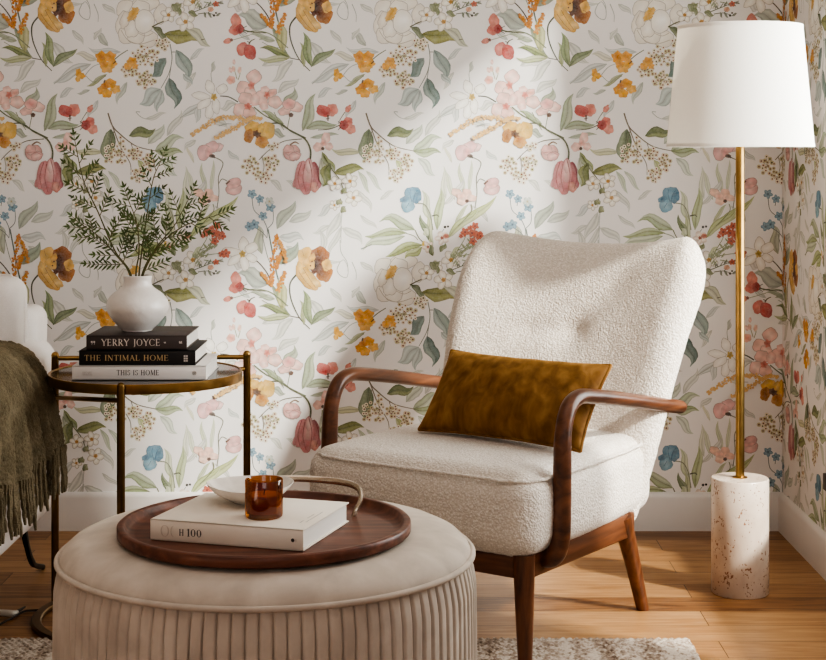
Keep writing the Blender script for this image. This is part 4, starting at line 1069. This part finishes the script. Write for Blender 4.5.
# lumbar cushion
gold_v = velvet_mat('caramel_velvet', (106, 72, 36), (130, 92, 50), (150, 112, 66), (2.5, 2.5, 1.2), sheen=.45, sheen_col=(230, 180, 100))
PB = CH(.072, .150, .458)
pil = thing('lumbar_pillow', 'caramel velvet lumbar pillow leaning in the armchair', 'pillow', tuple(PB), -TH+math.radians(-3))
LEAN = math.atan2(.150, .203)
PW, PH, PT = .246, .238, .062
def pil_pt(s, t, sgn):
    a, b = s, 2*t-1
    x = s*PW*(1-.045*(1-b*b)); h = t*PH
    h += (PH*.5-h)*.085*(1-a*a)
    e = max(0, 1-a**4)**.5*max(0, 1-b**4)**.5
    wr = .008*mnoise.noise(Vector((s*4, t*3, sgn)))+.006*mnoise.noise(Vector((s*9+t*4, t*9-s*3, sgn+4)))*(.4+.6*a*a)
    th = PT*(max(0, 1-a*a)**.42*max(0, 1-b*b)**.42)+wr*e
    y = sgn*th
    # lean back about the lower edge
    return Vector((x, y*math.cos(LEAN)+h*math.sin(LEAN), h*math.cos(LEAN)-y*math.sin(LEAN)+.012))
pb = obj('pillow_body', MB().pad(lambda u, w: pil_pt(sp(u), (sp(w)+1)/2, -1), lambda u, w: pil_pt(sp(u), (sp(w)+1)/2, 1), 60, 44), gold_v, pil, ang=180)
bp = [pil_pt(sp(i/40), 0, -1) for i in range(40)]+[pil_pt(1, i/24, -1) for i in range(24)]+[pil_pt(-sp(i/40), 1, -1) for i in range(40)]+[pil_pt(-1, 1-i/24, -1) for i in range(24)]
obj('piping', MB().tube(bp, .0042, 8, closed=True), gold_v, pb, ang=180)

# ------------------------------------------------------------------ ottoman
ott_m = velvet_mat('oatmeal_velvet', (182, 170, 159), (196, 184, 172), (209, 198, 187), (1, 1, 1), sheen=.35)
OD = 3.1; OX = (267.3-CX)*OD/F; OR = .398
ott = thing('ottoman', 'round oatmeal velvet ottoman with pleated sides in the foreground', 'ottoman', (OX, OD-D, 0))
tc_ = obj('top_cushion', MB().lathe([(0, .462), (.10, .4618), (.20, .461), (.29, .4588), (.330, .455), (.356, .4485), (.376, .439), (.389, .427), (.395, .414), (.393, .405), (.375, .40), (0, .40)], 120), ott_m, ott, ang=80)
obj('piping', MB().tube([(OR*math.cos(2*PI*i/140), OR*math.sin(2*PI*i/140), .412) for i in range(140)], .0058, 10, closed=True), ott_m, tc_, ang=180)
NP, SUB = 104, 8
def pleat(u, w):
    i = u*NP; fr_ = max(0.0, i-math.floor(i+1e-9)); a = 2*PI*u
    z = lerp(.022, .408, w)
    base = .4005-.0085*sstep(.88, 1.0, w)-.012*sstep(.25, 0, w)+.003*math.sin(PI*w)
    k = int(i+1e-9) % NP
    jit = .35*math.sin(k*12.9898)
    prof = min(1, fr_/.16)**.5*(1-.35*max(0, (fr_-.16)/.84)) if True else 0
    r = base+(.0085+.0018*jit)*(prof-.6)*(1-.55*sstep(.93, 1, w))
    a += .004*mnoise.noise(Vector((k*3.1, z*9, 0)))
    return (r*math.cos(a), r*math.sin(a), z)
obj('pleated_skirt', MB().grid(pleat, NP*SUB, 16, wrap_u=True), ott_m, ott, ang=60)
obj('plinth', MB().lathe([(0, .0132), (.385, .0132), (.385, .04), (0, .04)], 80), noise_mat('dark_plinth', (50, 40, 34), (60, 48, 40), rough=.6), ott)

# tray
tray_w = wood_mat('dark_walnut_tray', (70, 40, 29), (104, 62, 46), (130, 82, 62), 'x', .42, scale=7, coat=0.0)
YD = 3.045; YX = (265-CX)*YD/F; TZ0 = .4625
tray = thing('tray', 'round dark wooden tray on the ottoman', 'tray', (YX, YD-D, TZ0))
RT_ = .2775
obj('tray_base', MB().lathe([(0, 0), (RT_-.008, 0), (RT_-.008, .006), (0, .006)], 96), tray_w, tray)
obj('tray_rim', MB().lathe([(RT_-.034, .0062), (RT_-.024, .0072), (RT_-.0175, .012), (RT_-.0135, .0205), (RT_-.0115, .0222), (RT_-.0025, .0222), (RT_, .0200), (RT_, .004), (RT_-.004, 0), (RT_-.02, 0)], 120, closed=True), tray_w, tray, ang=50)
nickel = noise_mat('pale_metal', (196, 182, 164), (212, 198, 180), scale=30, rough=.22, metal=.85)
smoky = glass_mat('clear_handle_glass', (236, 230, 222), .3, .08)
def TL_(px, py, d): return P(px, py, d)-Vector((YX, YD-D, TZ0))
hp = [TL_(353.5, 516.5, 3.155), TL_(356, 510, 3.155), TL_(360.5, 500, 3.165), TL_(360, 491, 3.18), TL_(354, 485.5, 3.20), TL_(343, 482.5, 3.23), TL_(328, 480.5, 3.255), TL_(310, 479, 3.27), TL_(290, 478.5, 3.275), TL_(268, 479, 3.265)]
hpath = catmull(hp, 6)
obj('handle', MB().tube(hpath, .0048, 10, oval=1.4), nickel, tray, label='pale bent metal loop handle')

# book, bowl and candle on the tray
bz = TZ0+.0064
B0 = P(150.2, 540.6, 2.958)
big = make_book('book', 'large cream hardback marked H 100 lying on the wooden tray', (B0.x, B0.y, bz), math.radians(-17.2), .303, .243, .0385, c_cream)
obj('title', lettering('100', .0745, .0115, .0135, .0300).add(*(lambda g: (g.v, g.f))(lettering('H', .0590, .0120, .0115, .0100))), ink_dark, big)
fm = MB()
for cx, rx in ((.0300, .0088), (.0490, .0080)):
    k = 22; a0, a1 = (0, 360) if cx < .04 else (100, 260)
    for i in range(k):
        p = []
        for a in (math.radians(lerp(a0, a1, i/k)), math.radians(lerp(a0, a1, (i+1)/k))):
            w = .0008+.0022*abs(math.cos(a)); p += [(cx+rx*math.cos(a), -.0006, .0185+.0105*math.sin(a)), (cx+(rx-w)*math.cos(a), -.0006, .0185+(.0105-.0008)*math.sin(a))]
        fm.add([p[0], p[1], p[3], p[2]], [(0, 1, 2, 3)])
obj('embossed_mark', fm, noise_mat('blind_emboss', (206, 194, 180), (214, 203, 190), rough=.7), big, smooth=False)
em = MB(); em.add([(.283+.0034*math.cos(2*PI*i/16), -.0006, .019+.0034*math.sin(2*PI*i/16)) for i in range(16)], [tuple(range(16))])
em.add([(.2888, -.0006, .0165), (.2894, -.0006, .0165), (.2894, -.0006, .0215), (.2888, -.0006, .0215)], [(0, 1, 2, 3)])
obj('emblem', em, ink_dark, big, smooth=False)
cv = MB(); r = random.Random(3)
for x0, y0, L in ((.2755, .052, .020), (.2755, .090, .036), (.2845, .060, .085)):   # small lettering along the cover edge
    y = y0
    while y < y0+L:
        l = r.uniform(.0015, .0035); cv.add([(x0, y, .0387), (x0+.0012, y, .0387), (x0+.0012, y+l, .0387), (x0, y+l, .0387)], [(0, 1, 2, 3)]); y += l+.0012
obj('cover_lettering', cv, ink_dark, big, smooth=False)

TOPZ = bz+.0387
bowl_m = noise_mat('glazed_bowl', (222, 214, 205), (238, 231, 222), scale=30, rough=.18, coat=.4, bs=.05, bscale=40)
BD_ = 3.105; BX = (250-CX)*BD_/F
bowl = tag(obj('bowl', MB().grid(lambda u, w: None, 2, 2) if False else MB().lathe([(0, .004), (.022, .004), (.030, .0055), (.05, .012), (.069, .0235), (.0805, .0335), (.0835, .0362), (.0845, .0357), (.083, .0322), (.071, .0195), (.052, .009), (.036, .003), (.034, 0), (.028, 0), (.026, .002), (0, .002)][::-1], 64), bowl_m, ang=50), 'shallow white glazed bowl on the cream book behind the candle', 'bowl')
bowl.location = (BX, BD_-D, TOPZ)
for v in bowl.data.vertices:
    a = math.atan2(v.co.y, v.co.x); k = math.hypot(v.co.x, v.co.y)/.084
    v.co.z += .0022*math.sin(2*a+.8)*k*k; v.co.x *= 1+.012*math.sin(3*a); v.co.y *= 1+.012*math.sin(3*a)
amber = glass_mat('amber_glass', (216, 168, 104), .22, .03)
wax_m = noise_mat('candle_wax', (240, 214, 150), (246, 224, 164), scale=6, rough=.5)
CD = 2.975; CX_ = (264-CX)*CD/F
can = thing('candle', 'candle in an amber glass tumbler standing on the cream book', 'candle', (CX_, CD-D, TOPZ))
obj('glass_cup', MB().lathe([(0, 0), (.031, 0), (.034, .002), (.0352, .006), (.0352, .069), (.0345, .0705), (.0332, .0705), (.0325, .069), (.0325, .010), (.030, .0075), (0, .007)], 56), amber, can)
obj('wax', MB().lathe([(0, .0078), (.0295, .0078), (.0318, .0105), (.0318, .0405), (.030, .0425), (.012, .0412), (0, .041)], 48), wax_m, can)
obj('wick', MB().tube([(0, 0, .040), (.0005, 0, .046), (.002, 0, .050)], .0009, 6), ink_dark, can)

# ------------------------------------------------------------------ floor lamp
trav = travertine_mat(); shade_m = shade_mat()
LD = F*.0027; LX = (740-CX)*.0027
lamp = thing('floor_lamp', 'brass floor lamp with a white drum shade and travertine base', 'lamp', (LX, LD-D, 0))
obj('base', MB().lathe([(0, 0), (.0745, 0), (.077, .003), (.077, .306), (.0745, .3095), (0, .3095)], 72), trav, lamp)
obj('pole', MB().lathe([(.02, .3095), (.02, .312), (.0122, .314), (.0118, .32), (.0118, 1.30), (.0, 1.30)], 28), brass, lamp)
sh0, sh1 = 1.2025, 1.528
obj('lamp_shade', MB().lathe([(.1955, sh0), (.1965, sh0), (.1660, sh1), (.1650, sh1)], 96, closed=True), shade_m, lamp, ang=30)
obj('shade_trim', MB().lathe([(.1958, sh0-.001), (.1972, sh0-.001), (.1965, sh0+.008), (.1955, sh0+.008)], 96, closed=True), shade_m, lamp)
obj('shade_trim', MB().lathe([(.1645, sh1-.008), (.1672, sh1-.008), (.1667, sh1+.001), (.1643, sh1+.001)], 96, closed=True), shade_m, lamp)
sp_ = MB()
for k in range(3):
    a = 2*PI*k/3+.4; sp_.tube([(0, 0, sh1-.02), (.1650*math.cos(a), .1650*math.sin(a), sh1-.006)], .002, 8)
sp_.tube([(0, 0, 1.40), (0, 0, sh1-.015)], .004, 8)
obj('shade_spider', sp_, brass, lamp)
obj('bulb', MB().sphere((0, 0, 1.365), .032, (1, 1, 1.25), 20, 14), noise_mat('frosted_bulb', (240, 236, 228), (248, 244, 238), rough=.4), lamp)

# ------------------------------------------------------------------ rug
def rug_mat():
    m, nt, b = new_mat('woven_rug')
    v = coords(nt, (1, 1, 1))
    n = N(nt, 'ShaderNodeTexNoise', Scale=85, Detail=3); n2 = N(nt, 'ShaderNodeTexNoise', Scale=7, Detail=2)
    st = coords(nt, (9, .6, 1)); n3 = N(nt, 'ShaderNodeTexNoise', Scale=2.2, Detail=2)
    nt.links.new(v, n.inputs['Vector']); nt.links.new(v, n2.inputs['Vector']); nt.links.new(st, n3.inputs['Vector'])
    ad = N(nt, 'ShaderNodeMath', operation='MULTIPLY_ADD'); ad.inputs[1].default_value = .8
    nt.links.new(n3.outputs['Fac'], ad.inputs[0]); nt.links.new(n.outputs['Fac'], ad.inputs[2])
    r = ramp(nt, ad.outputs[0], [(.62, lin((104, 84, 70))), (.84, lin((166, 148, 132))), (1.02, lin((204, 190, 176)))])
    nt.links.new(r.outputs['Color'], b.inputs['Base Color']); b.inputs['Roughness'].default_value = .95; b.inputs['Specular IOR Level'].default_value = .1
    bump(nt, b, n.outputs['Fac'], .5, .003)
    return m
RX0, RX1, RY1, RY0 = -1.75, .655, 3.885-D, 2.55-D
def rug_pt(u, w):
    x = lerp(RX0, RX1, u); y = lerp(RY1, RY0, w)
    cellx, celly = x/.0165, y/.0125
    row = math.floor(celly); h = abs(math.sin(PI*(cellx+.5*(row % 2))))*abs(math.sin(PI*celly))
    k = mnoise.noise(Vector((math.floor(cellx+.5*(row % 2))*1.7, row*2.3, 0)))
    z = .004+.0065*h**.6*(1+.4*k)
    edge = min(u, 1-u)*(RX1-RX0)
    if w == 0: y += .007*mnoise.noise(Vector((x*55, 0, 0))); 
    if u == 1: x += .010*mnoise.noise(Vector((y*48, 5, 0)))
    if w in (0, 1) or u in (0, 1): z = .0005
    return Vector((x, y, z))
rug_o = Vector(((RX0+RX1)/2, (RY0+RY1)/2, 0))
rug = obj('rug', MB().grid(lambda u, w: rug_pt(u, w)-rug_o, 560, 380), rug_mat(), ang=180)
rug.location = rug_o
tag(rug, 'chunky woven beige rug under the ottoman and chair', 'rug')

# thin cord on the floor by the table
cord_m = noise_mat('dark_cord', (40, 32, 26), (54, 44, 36), rough=.5); pale_m = noise_mat('pale_plastic', (214, 206, 194), (226, 218, 206), rough=.4)
def fl(px, py, z=.004):
    d = F*(EYE-z)/(py-CY); return P(px, py, d)
c0 = fl(14, 616)
cord = thing('cord', 'thin dark cord with a pale end on the floor by the brass table', 'cord', (c0.x, c0.y, 0))
cp = [fl(-40, 640), fl(-12, 630), fl(4, 622), fl(14, 617), fl(22, 612), fl(31, 610.5), fl(40, 610)]
obj('wire', MB().tube([p-Vector((c0.x, c0.y, 0)) for p in catmull(cp, 6)], .0028, 8), cord_m, cord)
w0, w1 = fl(-6, 613.5), fl(19, 613)
obj('plug', MB().tube([p-Vector((c0.x, c0.y, -.004)) for p in catmull([w0, fl(5, 614.5), fl(14, 615), w1], 5)], [.003, .006, .0075, .008, .0085, .0085, .009, .009, .009, .0085, .008, .007, .006, .005, .004, .003], 10, oval=.6), pale_m, cord)
obj('tip', MB().tube([p-Vector((c0.x, c0.y, -.006)) for p in (fl(18, 613.5), fl(22, 611), fl(25, 609))], [.004, .0035, .002], 8), cord_m, cord)

# ------------------------------------------------------------------ light and camera
SUN_AZ = Vector((-.766, .643)).normalized(); EL = math.radians(33)
sd = Vector((SUN_AZ.x*math.cos(EL), SUN_AZ.y*math.cos(EL), -math.sin(EL)))
sl = bpy.data.lights.new('sun', 'SUN'); sl.energy = 10; sl.angle = math.radians(4.5); sl.color = (1, .97, .93)
so = bpy.data.objects.new('sun', sl); COL.objects.link(so); so.rotation_euler = sd.to_track_quat('-Z', 'Y').to_euler(); so.location = (3, -3, 3)
al = bpy.data.lights.new('window_sky', 'AREA'); al.shape = 'RECTANGLE'; al.size = 1.45; al.size_y = 1.85; al.energy = 54; al.color = (.97, .98, 1)
ao = bpy.data.objects.new('window_sky', al); COL.objects.link(ao); ao.location = (XR+.25, (WY0+WY1)/2, (WZ0+WZ1)/2); ao.rotation_euler = (0, math.radians(90), 0)
fl_ = bpy.data.lights.new('front_fill', 'AREA'); fl_.shape = 'RECTANGLE'; fl_.size = 2.5; fl_.size_y = 1.6; fl_.energy = 13; fl_.color = (1, .98, .97)  # added fill behind the camera, lifts the dark left side; no fixture there
fo = bpy.data.objects.new('front_fill', fl_); COL.objects.link(fo); fo.location = (.6, -6.2, 1.9)
fo.rotation_euler = (Vector((-.3, -.8, .6))-fo.location).to_track_quat('-Z', 'Y').to_euler()
cl = bpy.data.lights.new('overhead_fill', 'AREA'); cl.shape = 'RECTANGLE'; cl.size = 2.6; cl.size_y = 1.8; cl.energy = 8; cl.color = (1, .98, .96)  # added soft fill from above, out of view, to brighten the upward faces
clo = bpy.data.objects.new('overhead_fill', cl); COL.objects.link(clo); clo.location = (-.3, -2.5, 2.44)
w = bpy.data.worlds.new('world'); scene.world = w; w.use_nodes = True
bg = w.node_tree.nodes['Background']; bg.inputs[0].default_value = (.92, .95, 1, 1); bg.inputs[1].default_value = .2
cam = bpy.data.cameras.new('camera'); co = bpy.data.objects.new('camera', cam); COL.objects.link(co)
co.location = (0, -D, EYE); co.rotation_euler = (PI/2, 0, 0)
cam.sensor_width = 36; cam.lens = F/826*36; cam.shift_x = -(CX-413)/826; cam.shift_y = -(330-CY)/826
cam.clip_start = .05
scene.camera = co
scene.view_settings.view_transform = 'AgX'; scene.view_settings.look = 'AgX - High Contrast'; scene.view_settings.exposure = 0.30
scene.cycles.use_denoising = True
scene.cycles.transparent_max_bounces = 12
